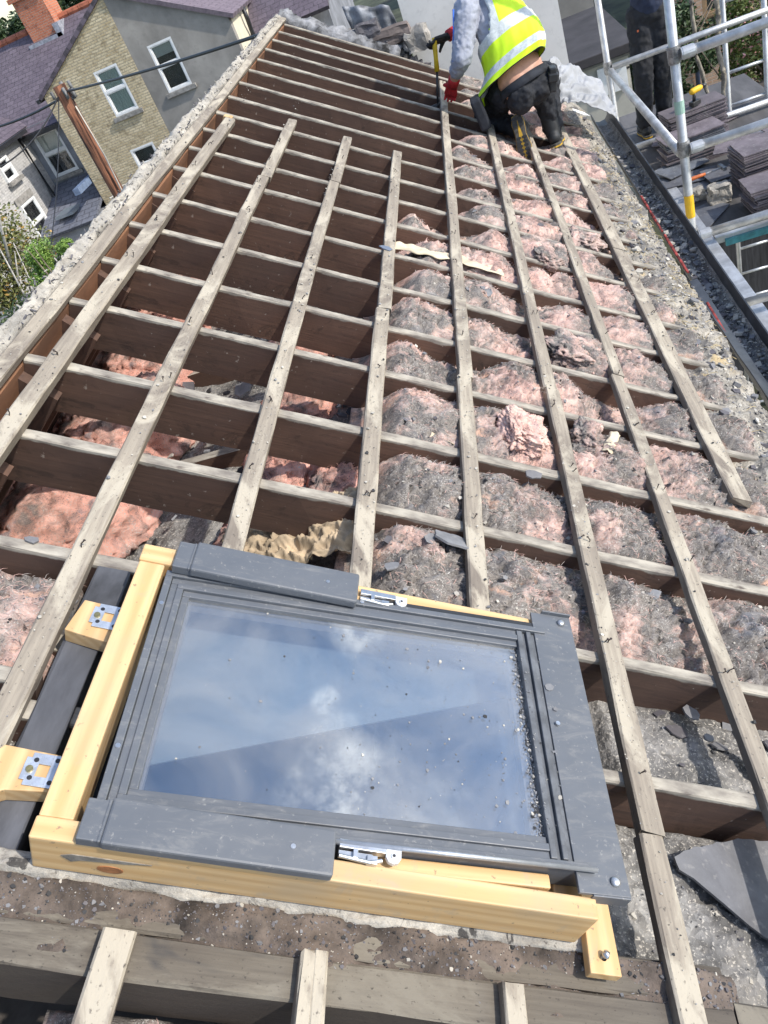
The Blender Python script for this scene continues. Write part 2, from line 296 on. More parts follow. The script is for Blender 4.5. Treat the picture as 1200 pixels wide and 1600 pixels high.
def m_clad():
    s = NT('anthracite_cladding'); a = s.noise(4, (1, 1, 1), 6, .7, .5); b = s.noise(90, (1, 1, 1), 3, .7); d = s.noise(9, (1, 3, 1), 6, .75, 1.5, loc=(3, 3, 1)); sc = s.noise(30, (.08, 2, 1), 4, .8, .3)
    c = s.mix(s.ramp(a, .3, .7), (.092, .102, .118), (.125, .134, .148)); c = s.mix(s.ramp(d, .52, .75, (0,0,0), (.55,.55,.55)), c, (.25, .245, .235)); c = s.mix(s.ramp(b, .62, .72, (0,0,0), (.5,.5,.5)), c, (.34, .33, .31)); c = s.mix(s.ramp(sc, .68, .72, (0,0,0), (.35,.35,.35)), c, (.30, .31, .32))
    return s.out(c, s.ramp(d, .35, .7, (.34,.34,.34), (.6,.6,.6)), a, .0006, .3)
ANTH = m_clad()
ANTHD = m_simple('dusty_anthracite', (.13, .138, .15), .5, .3, 18, 0, .001)
BLACK = m_simple('black_rubber', (.02, .02, .022), .5, .3); STEEL = m_simple('zinc_steel', (.62, .63, .64), .32, .2, 20, .9, .0006)
ALU = m_simple('scaffold_aluminium', (.60, .61, .62), .42, .22, 9, .55, .001); ALUD = m_simple('clamp_steel', (.38, .38, .38), .5, .4, 30, .6, .003)
GLASS = m_glass('roof_window_glass', (.74, .77, .79), .17, .34, .86); WGLASS = m_glass('house_window_glass', (.74, .75, .75), .03, .03, .93)
WHITE = m_simple('white_paint', (.78, .78, .76), .5, .08); GRILL = m_simple('black_plastic', (.03, .031, .034), .42, .3)
GUT = m_simple('gutter_plastic', (.052, .056, .066), .45, .3, 9); LEAD = m_simple('old_lead', (.20, .215, .245), .55, .5, 7, .3, .006)
DARKV = m_simple('dark_boarding', (.045, .022, .015), .9, .5, 3, scale=(1, 6, 1))
CEIL = m_simple('attic_boarding', (.14, .12, .105), .95, .4, 6)
ORB = m_simple('ridge_board_wood', (.25, .12, .062), .8, .3, 9, scale=(1, .3, 1)); RENDER = m_simple('cream_render', (.60, .575, .52), .9, .10, 2.5, bump=.004)
PAPER = m_simple('kraft_paper', (.50, .39, .26), .8, .25, 10); NAILM = m_simple('rusty_nail', (.05, .035, .03), .6, .4, 60); SHINY = m_simple('bright_nail_head', (.55, .55, .56), .35, .1, 30, .8)

# ------------------------------------------------------------------ ground
g = MB(); g.box(-400, 400, -400, 400, -.5, 0)
GR = m_simple('garden_ground', (.075, .085, .045), .95, .5, .6, bump=.03)
recenter(g.build('ground', GR, mw=Matrix.Translation((0, 0, H0)), kind='structure'))
g = MB(); g.box(-14, -4, 9.5, 25, 0, .06)
g.build('yard_paving', m_brick('yard_slabs', (.20, .19, .18), (.27, .255, .24), (.12, .11, .10), .012, .5, (.6, .6), .01, 'XY'), mw=Matrix.Translation((0, 0, H0)), kind='structure')

# ------------------------------------------------------------------ roof frame
DIRTB = m_batten('dirty_grey_beam', 0, .42)
RAFV = [.86, 1.19, 1.55, 1.87, 2.22, 2.555, 2.888, 3.211, 3.55, 3.86, 4.177, 4.49, 4.83, 5.18, 5.51, 5.84, 6.18, 6.52, 6.85, 7.17]
ridge_u = -.80
RT0 = RM.copy()
def beam(mb, x0, x1, y0, y1, z0, z1, n=14, amp=.003, seed=0, axis=0, rag=0):
    """rectangular section swept along x (axis 0) or y (axis 1) with slightly wandering faces; top edges chipped"""
    L0, L1 = (x0, x1) if axis == 0 else (y0, y1); A0, A1 = (y0, y1) if axis == 0 else (x0, x1)
    ch = min(.004, (z1-z0)*.2); sec = [(A0, z0), (A1, z0), (A1, z1-ch), (A1-ch, z1), (A0+ch, z1), (A0, z1-ch)]
    vs = []
    for i in range(n+1):
        t = L0+(L1-L0)*i/n; bend = amp*2*nz(t*.8+seed, seed*3.1)
        for k, (a, z) in enumerate(sec):
            e = 0
            if rag and i in (0, n): e = rag*nz(k*1.7+seed, i, a*40)
            da = bend+amp*nz(t*6+seed*5, k*3.3); dz = amp*.7*nz(t*7+seed*9, k*2.1, 4)
            p = (t+e, a+da, z+dz) if axis == 0 else (a+da, t+e, z+dz)
            vs.append(p)
    q = len(sec); fs = [(i*q+k, i*q+(k+1) % q, (i+1)*q+(k+1) % q, (i+1)*q+k) for i in range(n) for k in range(q)]
    fs += [tuple(range(q))[::-1], tuple(n*q+k for k in range(q))]
    if axis == 0: fs = [f[::-1] for f in fs]
    mb.add(vs, [f[::-1] for f in fs])
rf = empty('roof_frame', 'stripped pitched roof of dark brown rafters with pale dusty top edges', 'roof frame', mat=RT(0, 0, 0))
for i, v in enumerate(RAFV):
    u0 = ridge_u+.0125; u1 = 1.60+R.uniform(-.05, .05)
    segs = [(u0, u1)]
    if v < 1.1: segs = [(u0, -.38), (.70, u1)]
    for (a, b) in segs:
        m = MB(); dy = R.uniform(-.008, .008); t = R.uniform(.030, .036)
        beam(m, a-a, b-a, -t/2, t/2, -.155, 0, 26, .004, i*1.37+a, 0)
        o = m.build('rafter', RAF, rf); o.matrix_world = RT(a, v+dy, 0, R.uniform(-.006, .006))
# trimmer beam (double) at the near side of the opening and its side trimmer
for (a, b, v0, v1, z) in ((-.95, .90, .387, .452, 0), (-.95, .90, .455, .515, -.006), (.905, 1.75, .40, .47, -.002)):
    m = MB(); beam(m, 0, b-a, -(v1-v0)/2, (v1-v0)/2, -.14, 0, 24, .004, a+v0, 0); o = m.build('trimmer_beam', DIRTB, rf, mw=RT(a, (v0+v1)/2, z))
m = MB(); beam(m, -.035, .035, .45, 1.16, -.15, 0, 18, .004, 3.3, 1); m.build('side_trimmer', m_simple('dark_bluish_board', (.10, .105, .12), .8, .5, 7, scale=(1, .3, 1)), rf, mw=RT(-.335, 0, 0))  # dark bluish grey board, tone streaked along its length
m = MB(); beam(m, 0, .25, -.02, .02, -.11, 0, 6, .003, 8, 0); m.build('short_noggin', RAF, rf, mw=RT(-.50, .80, -.01))
m = MB(); beam(m, 0, .17, -.02, .02, -.11, 0, 6, .003, 9, 0); m.build('short_noggin', RAF, rf, mw=RT(-.52, .985, -.05))
# ridge board, ridge lath, other slope
m = MB(); beam(m, -.012, .012, .2, 7.35, -.20, -.012, 30, .003, 1, 1); m.build('ridge_board', ORB, rf, mw=RT(ridge_u, 0, 0))
m = MB(); beam(m, -.024, .024, .2, 3.05, 0, .022, 24, .003, 2, 1); m.build('ridge_lath', BAT, rf, mw=RT(-.808, 0, .004))
m = MB(); beam(m, -.022, .022, 3.05, 7.3, 0, .022, 34, .003, 5, 1); m.build('ridge_lath', BAT, rf, mw=RT(-.810, 0, .002))
xr, zr = roof(ridge_u, 0, 0).x, roof(ridge_u, 0, 0).z
M2 = Matrix.Translation((xr, 0, zr)) @ Matrix(((-1, 0, 0, 0), (0, -1, 0, 0), (0, 0, 1, 0), (0, 0, 0, 1))) @ Matrix.Rotation(TH, 4, 'Y')
for k in range(21):
    m = MB(); m.box(.03, 2.7, -.02, .02, -.14, -.02); m.build('far_rafter', RAF, rf, mw=M2 @ Matrix.Translation((0, -.45-.345*k, 0)))
m = MB()
for k in range(26): m.box(.05+.1*k, .135+.1*k, -7.4, 0, -.018, .0)
m.build('far_sarking', DARKV, rf, mw=M2)
m = MB()
for k in range(12): m.box(.09+.22*k, .34+.22*k, -7.4, 0, .004+.0003*k, .012+.0003*k, Matrix.Rotation(.02, 4, 'Y'))
m.build('far_slating', SLATED, rf, mw=M2)
# sloping ceiling boards under the lower rafters, flat attic ceiling, walls
m = MB(); m.box(.28, 1.82, .1, 7.35, -.185, -.165); m.build('sloping_ceiling', CEIL, rf, mw=RM)
zc = roof(.28, 0, -.18).z
m = MB(); m.box(-2.8, roof(.28, 0, -.18).x, .0, 7.35, zc-.03, zc-.002); m.build('attic_ceiling', CEIL, rf, mw=Matrix())
# tie joists across the attic ceiling (ends visible at the left)
for k in range(9):
    m = MB(); m.box(-2.7, -.8, .75+.7*k, .79+.7*k, zc, zc+.09); m.build('ceiling_joist', RAF, rf, mw=Matrix())

# house body under the roof
hb = empty('own_house_walls', 'white rendered house walls standing under the stripped roof', 'house', mat=Matrix.Translation((-1.5, 3.5, H0)))
m = MB(); m.box(-3.9, .62, -.2, 7.3, H0+.0, -2.45); m.build('wall', RENDER, hb, mw=Matrix())
m = MB(); pe = at(868, 0, 1, 7.55); 
# white rendered wall with its chimney beyond the end of the roof
m.box(-.50, .735, 7.55, 8.3, H0, 1.6); m.build('chimney_wall', m_simple('pale_grey_render', (.70, .69, .665), .9, .06, 2, bump=.003), hb, mw=Matrix())

# mortar bedding along the ridge
m = MB()
def ridge_fn(a, b):
    v = .2+7.1*b; t = a
    u = -.833-.082*t+.012*fn(v*5, 2, t)+.008*fn(v*14, 7, t*2); w_ = .014+.018*math.sin(math.pi*min(1, t*1.02))**.7+.007*fn(v*7, t*3, 1, 5)+.004*nz(v*34, t*6, 3)+.003*nz(v*90, t*12, 5)
    if t > .55: w_ -= (t-.55)*.16
    if t >= .999: w_ -= .12
    if t <= .001: w_ = -.01
    return Vector((u, v, w_))
m.grid(18, 520, ridge_fn); o = m.build('ridge_mortar', MOR, rf, mw=RM, smooth=True)
m = MB()
for k in range(900):      # broken lumps and slate slivers bedded in the mortar
    v = .3+7.0*R.random(); u = -.836-.055*R.random(); s_ = R.uniform(.002, .007); M = Matrix.Translation((u, v, .030+R.uniform(-.010, .004))) @ Matrix.Rotation(R.gauss(0, .5), 4, 'Z') @ Matrix.Rotation(R.uniform(-.6, .6), 4, 'X')
    m.box(-s_*.4, s_*.4, -s_*1.6, s_*1.6, -s_*.25, s_*.3, M, mi=0 if R.random() < .35 else 1)
m.build('mortar_crumbs', [MOR, SLATED], rf, mw=RM, kind='stuff')

# ------------------------------------------------------------------ battens
nail_me = []
for k in range(3):
    m = MB(); b = (.4, -.5, .1)[k]; m.tube([(0, 0, -.004), (b*.004, .003*b, .009), (b*.014, .009*abs(b), .017)], .0016, 5); m.tube([(b*.014, .009*abs(b), .0168), (b*.0145, .0093*abs(b), .0182)], .0032, 6)
    me_o = m.build('nail', NAILM); nail_me.append(me_o.data); bpy.data.objects.remove(me_o)
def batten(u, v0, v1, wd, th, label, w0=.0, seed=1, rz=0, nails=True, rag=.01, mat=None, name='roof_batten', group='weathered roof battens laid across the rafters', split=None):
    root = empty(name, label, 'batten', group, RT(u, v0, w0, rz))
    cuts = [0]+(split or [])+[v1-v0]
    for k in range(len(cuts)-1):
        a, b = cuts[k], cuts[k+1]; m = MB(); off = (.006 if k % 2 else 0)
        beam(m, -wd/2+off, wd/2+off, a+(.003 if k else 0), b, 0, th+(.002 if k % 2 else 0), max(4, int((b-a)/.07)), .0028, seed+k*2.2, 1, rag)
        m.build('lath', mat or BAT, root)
    if nails:
        for rv in RAFV:
            for q in range(R.choice((0, 1, 1, 2))):
                y = rv-v0+R.uniform(-.015, .015)
                if y < .03 or y > v1-v0-.03: continue
                n_ = bpy.data.objects.new('nail', R.choice(nail_me)); C.collection.objects.link(n_); n_.parent = root
                n_.location = (R.uniform(-wd*.28, wd*.28), y, th); n_.rotation_euler = (R.uniform(-.3, .3), R.uniform(-.3, .3), R.random()*6)
    return root
b1 = batten(-.695, 1.25, 4.34, .052, .03, 'weathered batten nearest the ridge, its far end snapped to show fresh orange wood', seed=1, rz=-.002)
batten(-.405, .25, 4.62, .05, .024, 'long weathered batten left of the roof window, second from the ridge', seed=2, rz=-.001, split=[3.4])
batten(-.098, 1.12, 4.57, .05, .024, 'pale batten whose near end meets the upper grey cover of the roof window', seed=3, rz=-.003, split=[2.7])
batten(.203, 1.13, 4.56, .052, .024, 'pale batten ending above the middle of the roof window, shortest of the sawn row', seed=4, rz=.001, split=[1.5])
batten(.497, 1.13, 6.60, .05, .024, 'weathered batten running up to the red glove of the worker', seed=5, split=[1.15])
batten(.806, .13, 6.5, .05, .026, 'long weathered batten right of the roof window, split and broken near its foot', seed=6, rz=-.003, split=[.60, 2.2])
batten(1.115, .45, 6.2, .05, .024, 'long weathered batten under the raised boot sole, second from the gutter', seed=7, rz=.003, split=[2.1])
batten(1.405, 1.92, 6.3, .075, .024, 'wide dusty board nearest to the gutter rubble', seed=8, rz=.004, split=[2.0])
# tip of fresh wood on the first batten
for (u, v0, v1, wd, rz, lb, sd_) in ((-.118, .08, .445, .050, -.02, 'short plain batten stub below the left half of the timber window frame', 11), (.175, .08, .448, .026, .0, 'split batten stub at the bottom edge, left half of the pair below the window', 12), (.203, .08, .452, .024, .02, 'split batten stub at the bottom edge, right half of the pair below the window', 13), (.503, .05, .445, .036, .01, 'short narrow batten stub at the bottom right of the window', 14)):
    batten(u, v0, v1, wd, .024, lb, w0=.004, seed=sd_, rz=rz, nails=False, group='sawn batten stubs along the bottom edge')
m = MB(); beam(m, -.022, .022, 0, .05, 0, .03, 4, .003, 5, 1, .02); m.build('splintered_end', PINEL, b1, mw=RT(-.700, 4.33, .002))

# ------------------------------------------------------------------ insulation between the rafters
BATU = [.205, .50, .80, 1.115, 1.42]
ORD = ['first', 'second', 'third', 'fourth', 'fifth', 'sixth', 'seventh', 'eighth', 'ninth', 'tenth', 'eleventh', 'twelfth', 'thirteenth', 'fourteenth', 'fifteenth', 'sixteenth', 'seventeenth', 'eighteenth', 'nineteenth', 'twentieth']
SURF = []   # (u0,u1,v0,v1,fn) for scattering grit
def quilt(u0, u1, v0, v1, base, label, mat, seed, taper=.12, name='insulation_quilt', res=.012, group='insulation quilts laid between the rafters', puff=.036, amp=1.0, tapr=.04):
    nu = max(6, int((u1-u0)/res)); nv = max(6, int((v1-v0)/res))
    def h(u, v):
        tu = ss(u0, u0+taper, u)*(1-ss(u1-tapr, u1, u)); tv = (v-v0)/(v1-v0)
        pil = math.sin(math.pi*min(1, max(0, tv)))**.22
        # each batten pinches the quilt, between them it pillows
        cell = 1
        for b in BATU: cell = min(cell, abs(u-b)/.10)
        cell = .35+.65*min(1, cell)**.7
        f = fn(u*3.2+seed*7, v*5+seed, seed, 4); f2 = fn(u*11+seed, v*13, seed*2, 4); rdg = 1-abs(nz(u*7+seed*3+.6*f2, v*17+1.2*f, seed))*2
        lay = abs(nz(u*2.5+seed+f, v*15+2.5*f2, seed*1.3)); lay2 = abs(nz(u*9+f2*2, v*34+f*3, seed*2.3)); slope = -.03+.05*nz(u*2.2, seed)
        hh = base(u, v)+puff*(cell-.3)*pil+amp*(.026*f+.016*f2+.014*(rdg-.3)*cell-.034*(1-min(1, lay*7))*cell-.014*(1-min(1, lay2*5))+slope*(tv-.5))+.005*nz(u*50, v*60, seed)
        b0 = -.158
        return min(max(b0+(hh-b0)*(.08+.92*tu)*(.25+.75*pil), b0), .034 if cell > .6 else -.002)
    def f_(a, b):
        u = u0+(u1-u0)*a; v = v0+(v1-v0)*b
        wob = .012*nz(u*9, seed, 3) if 0 < b < 1 else 0
        return Vector((u-u0, v-v0+wob*min(1, 4*b*(1-b)), h(u, v)+.16))
    m = MB(); m.grid(nu, nv, f_)
    n0 = len(m.v); W = nu+1
    # skirt and bottom: close the body
    rim = [i for i in range(W)]+[j*W+nu for j in range(1, nv+1)]+[nv*W+i for i in range(nu-1, -1, -1)]+[j*W for j in range(nv-1, 0, -1)]
    bot = [Vector((m.v[i].x, m.v[i].y, -.002)) for i in rim]; b = len(m.v); m.v += bot
    for k in range(len(rim)):
        k2 = (k+1) % len(rim); m.f.append([rim[k], b+k, b+k2, rim[k2]]); m.m.append(0)
    m.f.append([b+k for k in range(len(rim))]); m.m.append(0)
    o = m.build(name, mat, mw=RT(u0, v0, -.16), smooth=True, label=label, cat='insulation', group=group)
    SURF.append((u0+.03, u1-.03, v0+.02, v1-.02, h)); return o
START = {1.19: .16, 1.55: .16, 1.87: .15, 2.22: .13, 2.555: .15, 2.888: .22, 3.211: .17, 3.55: .18, 3.86: .40, 4.177: .42, 4.49: .34, 4.83: .34}
k = 0
for i in range(1, len(RAFV)-1):
    v0, v1 = RAFV[i]+.006, RAFV[i+1]-.006
    u0 = START.get(RAFV[i], .47); sd_ = R.uniform(0, 50)
    q = [R.choice((R.uniform(-.02, .005), R.uniform(-.02, .005), R.uniform(-.08, -.04))) for _ in range(6)]
    lvl = {1: -.008, 2: .0}.get(i, .006)
    def base(u, v, q=q, lvl=lvl):
        t = (u-.2)/.3; j = int(max(0, min(4, math.floor(t)))); fr = min(1, max(0, t-j)); fr = ss(.25, .75, fr)
        return lvl+q[j]*(1-fr)+q[j+1]*fr
    mt = [INS[2], INS[2], INS[0], INS[0], INS[0], INS[0]][i-1] if i < 7 else INS[(0, 1, 0)[i % 3]]
    quilt(u0, 1.62, v0, v1, base, f'pink and grey insulation in the {ORD[i-1]} bay beyond the roof window', mt, sd_, taper=.16 if i < 9 else .3, res=.0075 if i < 6 else .012)
# bays beside the roof window: grey slate dust and broken bits rather than wool
quilt(.82, 1.62, .885, 1.165, lambda u, v: -.115, 'bed of grey slate dust beside the right flange of the roof window', ASH, 3.3, .03, 'dust_bed', .009, 'beds of slate dust beside the roof window', .0, amp=.35)
quilt(.70, 1.66, .485, .835, lambda u, v: -.10, 'bed of grey slate dust under the big slate at the lower right', ASH, 5.3, .03, 'dust_bed', .009, 'beds of slate dust beside the roof window', .0, amp=.35)
quilt(-.95, -.37, .88, 1.16, lambda u, v: -.04, 'grey speckled insulation left of the timber window frame', INS[0], 9.3, .05, res=.010)
quilt(-.95, -.37, .45, .84, lambda u, v: -.09, 'brown crumpled insulation by the lower pine block left of the window', INS[2], 12.3, .05, res=.010)
for (a, b, sd_, lb) in ((-.75, -.28, 21, 'brown insulation under the bottom left corner of the photo'), (-.20, .16, 22, 'grey brown insulation between the first and second batten stubs'), (.24, .49, 23, 'brown insulation tuft between the second and third batten stubs'), (.53, .78, 24, 'dark insulation right of the last batten stub')):
    quilt(a, b, .02, .38, lambda u, v: -.085, lb, INS[2], sd_, .05, res=.009, puff=.03, tapr=.08)
# debris bank on the trimmer between the frame and the near beam
def bank_fn(a, b):
    u = -.62+1.54*a; v = .405+.11*b
    return Vector((u, v, -.010+.014*ss(.3, .95, b)+.016*fn(u*8, v*14, 3)+.006*fn(u*40, v*50, 1)+(-.05 if b <= 0 or b >= 1 else 0)))
m = MB(); m.grid(150, 18, bank_fn); m.build('mortar_bank', RUBD, mw=RM, smooth=True, kind='stuff', label='bank of mortar crumbs and dirt below the timber frame', cat='rubble')
# rubble and straw strip on the wall head by the gutter
def eave_h(u, v):
    return -.035+.035*math.sin(math.pi*ss(1.42, 1.83, u))+.028*fn(u*7, v*5, 2)+.014*fn(u*22, v*22, 8)+.006*nz(u*70, v*70)
m = MB(); m.grid(40, 500, lambda a, b: Vector((1.43+.375*a, .0+7.3*b, eave_h(1.43+.375*a, 7.3*b)-(.1 if a in (0, 1) else 0))))
m.build('eaves_rubble', RUB, mw=RM, smooth=True, kind='stuff', label='crumbled mortar, straw and dust on the wall head beside the gutter', cat='rubble')
SURF.append((1.45, 1.78, .3, 7.2, eave_h))
m = MB(); m.grid(150, 10, lambda a, b: Vector((-.60+1.28*a, .503+.045*b+.012*nz(a*14, 4), -.004+.020*math.sin(3.1*b)+.010*fn(a*14, b*3, 9)+.004*nz(a*90, b*9)-(.03 if b in (0, 1) else 0)))); m.build('mortar_fillet', MOR, mw=RM, smooth=True, kind='stuff', label='pale mortar fillet squeezed out along the front of the timber frame', cat='mortar')
# straw wisps
m = MB()
STR = m_simple('dry_straw', (.50, .40, .22), .8, .3, 20)
for k in range(520):
    cv = R.choice((3.3, 3.9, 4.6, 5.2, 5.8)) if R.random() < .7 else R.uniform(2, 7); v = cv+R.gauss(0, .16); u = R.uniform(1.50, 1.76); z = eave_h(u, v); a = R.random()*6.3; l = R.uniform(.02, .07)
    m.tube([(u, v, z), (u+l*.5*math.cos(a), v+l*.5*math.sin(a), z+R.uniform(.004, .018)), (u+l*math.cos(a), v+l*math.sin(a), z+R.uniform(-.002, .01))], .0011, 3, False)
m.build('straw', STR, mw=RM, kind='stuff', label='wisps of dry straw in the rubble beside the gutter', cat='straw')

def chip(m, c, s_, flat=.35, mi=0):
    n_ = R.randint(4, 6); a0 = R.random()*6; M = Matrix.Translation(c) @ Matrix.Rotation(R.uniform(-.5, .5), 4, 'X') @ Matrix.Rotation(R.uniform(-.5, .5), 4, 'Y')
    m.prism([(s_*R.uniform(.6, 1.1)*math.cos(a0+6.283*k/n_), s_*R.uniform(.5, 1.1)*math.sin(a0+6.283*k/n_)) for k in range(n_)], -s_*flat*.5, s_*flat*.5, M, mi)
CH = [SLATE, m_simple('pale_mortar_chip', (.52, .49, .43), .9, .2), SLATED, m_simple('charcoal_chip', (.05, .05, .052), .9, .3)]
m = MB()
for k in range(13000):
    a = R.choices(SURF, [((x[1]-x[0])*(x[3]-x[2]))*(3 if x[3] < 3 else 1) for x in SURF])[0]; u = R.uniform(a[0], a[1]); v = R.uniform(a[2], a[3])
    if nz(u*5, v*5, 9) < -.05 and R.random() < .8: continue
    s_ = min(.008, .0011*R.paretovariate(1.8)); chip(m, (u, v, a[4](u, v)+s_*.1), s_, R.uniform(.2, .8), R.choices((0, 1, 2, 3), (4, 3, 2, 2))[0])
for k in range(6000):
    a = R.random(); b = R.uniform(.05, .95); p = bank_fn(a, b); s_ = min(.0045, .0007*R.paretovariate(1.9)); chip(m, p, s_, R.uniform(.3, .9), R.choices((0, 1, 2, 3), (3, .8, 4, 5))[0])
m.build('slate_grit', CH, mw=RM, kind='stuff', label='grit of broken slate and mortar scattered over insulation and rubble', cat='grit')
m = MB()
for k in range(3200):
    u = R.uniform(1.44, 1.79); v = R.betavariate(1.2, 1.8)*6.6+.5; s_ = min(.022, .0035*R.paretovariate(1.9)); chip(m, (u, v, eave_h(u, v)+s_*.15), s_, R.uniform(.2, .7), R.choices((0, 1, 2, 3), (4, 4, 2, 1))[0])
m.build('eaves_chips', CH, mw=RM, kind='stuff', label='broken slate and mortar pieces heaped on the rubble beside the gutter', cat='rubble')
# dust and crumbs along batten tops and beams
m = MB()
for k in range(1700):
    u = R.choice((-.815, -.695, -.405, -.098, .203, .497, .806, .806, 1.115, 1.40, 1.42)); v = R.uniform(.3, 5) if u > .7 or u < -.3 else R.uniform(1.2, 4.5)
    s_ = min(.006, .0012*R.paretovariate(2)); chip(m, (u+R.uniform(-.02, .02), v, .028 if u != -.695 else .033), s_, .5, R.choice((0, 1, 1, 3)))
m.build('batten_crumbs', CH, mw=RM, kind='stuff', label='mortar crumbs lying along the tops of the battens', cat='grit')

# larger slate pieces, each its own
def slate_piece(poly, loc, rx, ry, rz, th, label, mat=SLATE, name='slate_fragment', group=None):
    m = MB(); P = []
    n_ = len(poly)
    for k in range(n_):
        a = Vector((*poly[k], 0)); b = Vector((*poly[(k+1) % n_], 0)); L = (b-a).length; q = max(1, int(L/.012))
        for j in range(q):
            t = j/q; p = a.lerp(b, t); d = .0028*nz(p.x*90, p.y*90, rz+7) if j else 0
            P.append((p.x+d*2, p.y-d*2))
    m.prism(P, 0, th)
    o = m.build(name, mat, mw=RT(*loc, rz) @ Matrix.Rotation(rx, 4, 'X') @ Matrix.Rotation(ry, 4, 'Y'), label=label, cat='slate', group=group); return o
def shard(r, n_=6, el=1.5): a0 = R.random()*6; return [(r*el*R.uniform(.7, 1.15)*math.cos(a0+6.283*k/n_), r*R.uniform(.6, 1.1)*math.sin(a0+6.283*k/n_)) for k in range(n_)]
def pr(px, py, w_): u, v = atr(px, py, w_); return u, v
P_ = [atr(x, y, -.085) for x, y in ((1050, 1342), (1075, 1330), (1110, 1322), (1150, 1312), (1215, 1318), (1290, 1420), (1240, 1500), (1170, 1450), (1120, 1408), (1080, 1375), (1058, 1362))]
slate_piece([(a-1.15, b-.66) for a, b in P_][::-1], (1.15, .66, -.086), 0, .02, 0, .006, 'large broken grey slate lying at the lower right of the roof', m_slate('dusty_slate', (.145, .15, .158)))
slate_piece([(-.10, .012), (0, .022), (.10, .008), (.11, -.012), (-.02, -.02)], (1.20, 1.00, -.085), .2, .1, -.9, .006, 'long slate sliver above the large broken slate')
slate_piece([(-.05, .03), (.04, .035), (.05, -.03), (0, -.05), (-.06, -.02)], (1.28, .97, -.085), .1, .1, .3, .006, 'wide slate flake beside the long sliver')
slate_piece(shard(.022, 9, 1), (1.06, 1.125, -.085), 0, 0, 0, .005, 'round slate flake in the dust right of the window flange')
slate_piece(shard(.012, 8, 1), (1.085, 1.06, -.085), 0, 0, 0, .005, 'coin sized slate flake below the round one')
slate_piece([(-.045, .03), (.02, .035), (.055, .02), (.05, -.03), (-.02, -.035), (-.05, -.01)], (*pr(700, 862, -.03), .01), -.35, .1, .0, .006, 'pale slate piece leaning on the rafter above the top right of the window')
slate_piece(shard(.024, 6, 1.3), (*pr(830, 748, 0), .012), .1, 0, .4, .005, 'pale slate flake on the grey quilt beside the clean pink lump')
slate_piece(shard(.018, 6, 2.0), (*pr(602, 388, .03), .030), .1, .1, .2, .004, 'blue slate sliver lying across the fourth batten', m_slate('blue_slate', (.16, .22, .32)))
slate_piece(shard(.010, 7, 1.2), (*pr(858, 1074, .13), .128), .0, 0, .4, .003, 'grey slate crumb on the right edge of the roof window')
slate_piece(shard(.005, 5, 1.0), (*pr(867, 1108, .13), .129), .0, .0, .4, .003, 'tiny slate crumb below the slate crumb on the window edge')
slate_piece(shard(.026, 7, 1.3), (1.72, 3.55, .0), .1, .1, .4, .006, 'pale blue slate flake on the gutter rubble by the red strip')
slate_piece(shard(.013, 6, 1.6), (*pr(50, 845, 0), .002), .0, 0, .0, .004, 'slate flake on the rafter at the left edge of the photo')
for k in range(64):
    a = R.choice(SURF); u = R.uniform(a[0], a[1]); v = R.uniform(a[2], a[3])
    slate_piece(shard(R.uniform(.009, .022), R.randint(4, 7), R.uniform(1, 2)), (u, v, a[4](u, v)+.004), R.uniform(-.4, .4), R.uniform(-.4, .4), R.random()*6, .004, 'small slate flake lying loose on the insulation or eaves rubble', R.choice((SLATE, SLATE, SLATED)), group='small loose slate flakes on the insulation')

# ------------------------------------------------------------------ wool lumps, paper, attic rolls
def lump(name, M, size, seed, mat, label, cat, amp=.25, fold=.3, res=36, group=None, flat=.0):
    m = MB(); vs = []; nu, nv = res*2, res
    def f_(a, b):
        th = 2*math.pi*a; ph = math.pi*min(max(b, .002), .998)
        d = Vector((math.sin(ph)*math.cos(th), math.sin(ph)*math.sin(th), math.cos(ph)))
        e = Vector([math.copysign(abs(c)**.75, c) for c in d])
        q_ = noise.fractal(d*2.5+Vector((seed, 5, 1)), 1, 2, 3); r = 1+amp*noise.fractal(d*1.6+Vector((seed, 0, 0)), 1, 2, 3)-fold*max(0, 1-abs(noise.noise(Vector((d.x*2.2+seed, d.y*5+q_, d.z*4))))*5)*.55+.09*noise.fractal(d*8+Vector((seed, 2, q_)), 1, 2, 4)+.03*noise.noise(d*26)
        p = Vector((e.x*size[0]*r, e.y*size[1]*r, e.z*size[2]*r))
        if p.z < -flat*size[2] and flat: p.z = -flat*size[2]
        return p
    m.grid(nu, nv, f_)
    o = m.build(name, mat, mw=M, smooth=True, label=label, cat=cat, group=group)
    h_ = MB(); lr = random.Random(int(seed*10))
    for k in range(700):
        p0 = lr.choice(m.v[:]); n_ = Vector((p0.x/size[0], p0.y/size[1], p0.z/size[2])).normalized()
        if n_.z < -.2: continue
        l = lr.uniform(.006, .022); t = n_.cross(Vector((lr.gauss(0, 1), lr.gauss(0, 1), lr.gauss(0, 1)))).normalized(); d = (t+n_*lr.uniform(.0, .5)); w_ = t.cross(n_)*.0007
        h_.add([p0-w_, p0+w_, p0+d*l*.5+n_*.002+w_*.7, p0+d*l*.5+n_*.002-w_*.7, p0+d*l], [(0, 1, 2, 3), (3, 2, 4)])
    h_.build('loose_fibres', mat, o, kind='stuff'); return o
u, v = atr(818, 672, .03)
lump('insulation_lump', RT(u, v, .020, .15), (.074, .105, .042), 2.1, PINKL, 'clean bright pink lump of wool bulging over the batten', 'insulation', .26, .34, 60)
u, v = atr(922, 690, 0)
lump('insulation_lump', RT(u-.01, v+.03, -.005, -.35), (.055, .085, .04), 5.7, INS[1], 'torn pink wool tuft beside the clean pink lump with cream paper edge', 'insulation', .35, .5)
lump('insulation_lump', RT(u-.03, v-.055, -.03, .3), (.05, .05, .04), 6.7, INS[0], 'dirty wool tuft just below the cream paper fold', 'insulation', .3, .5)
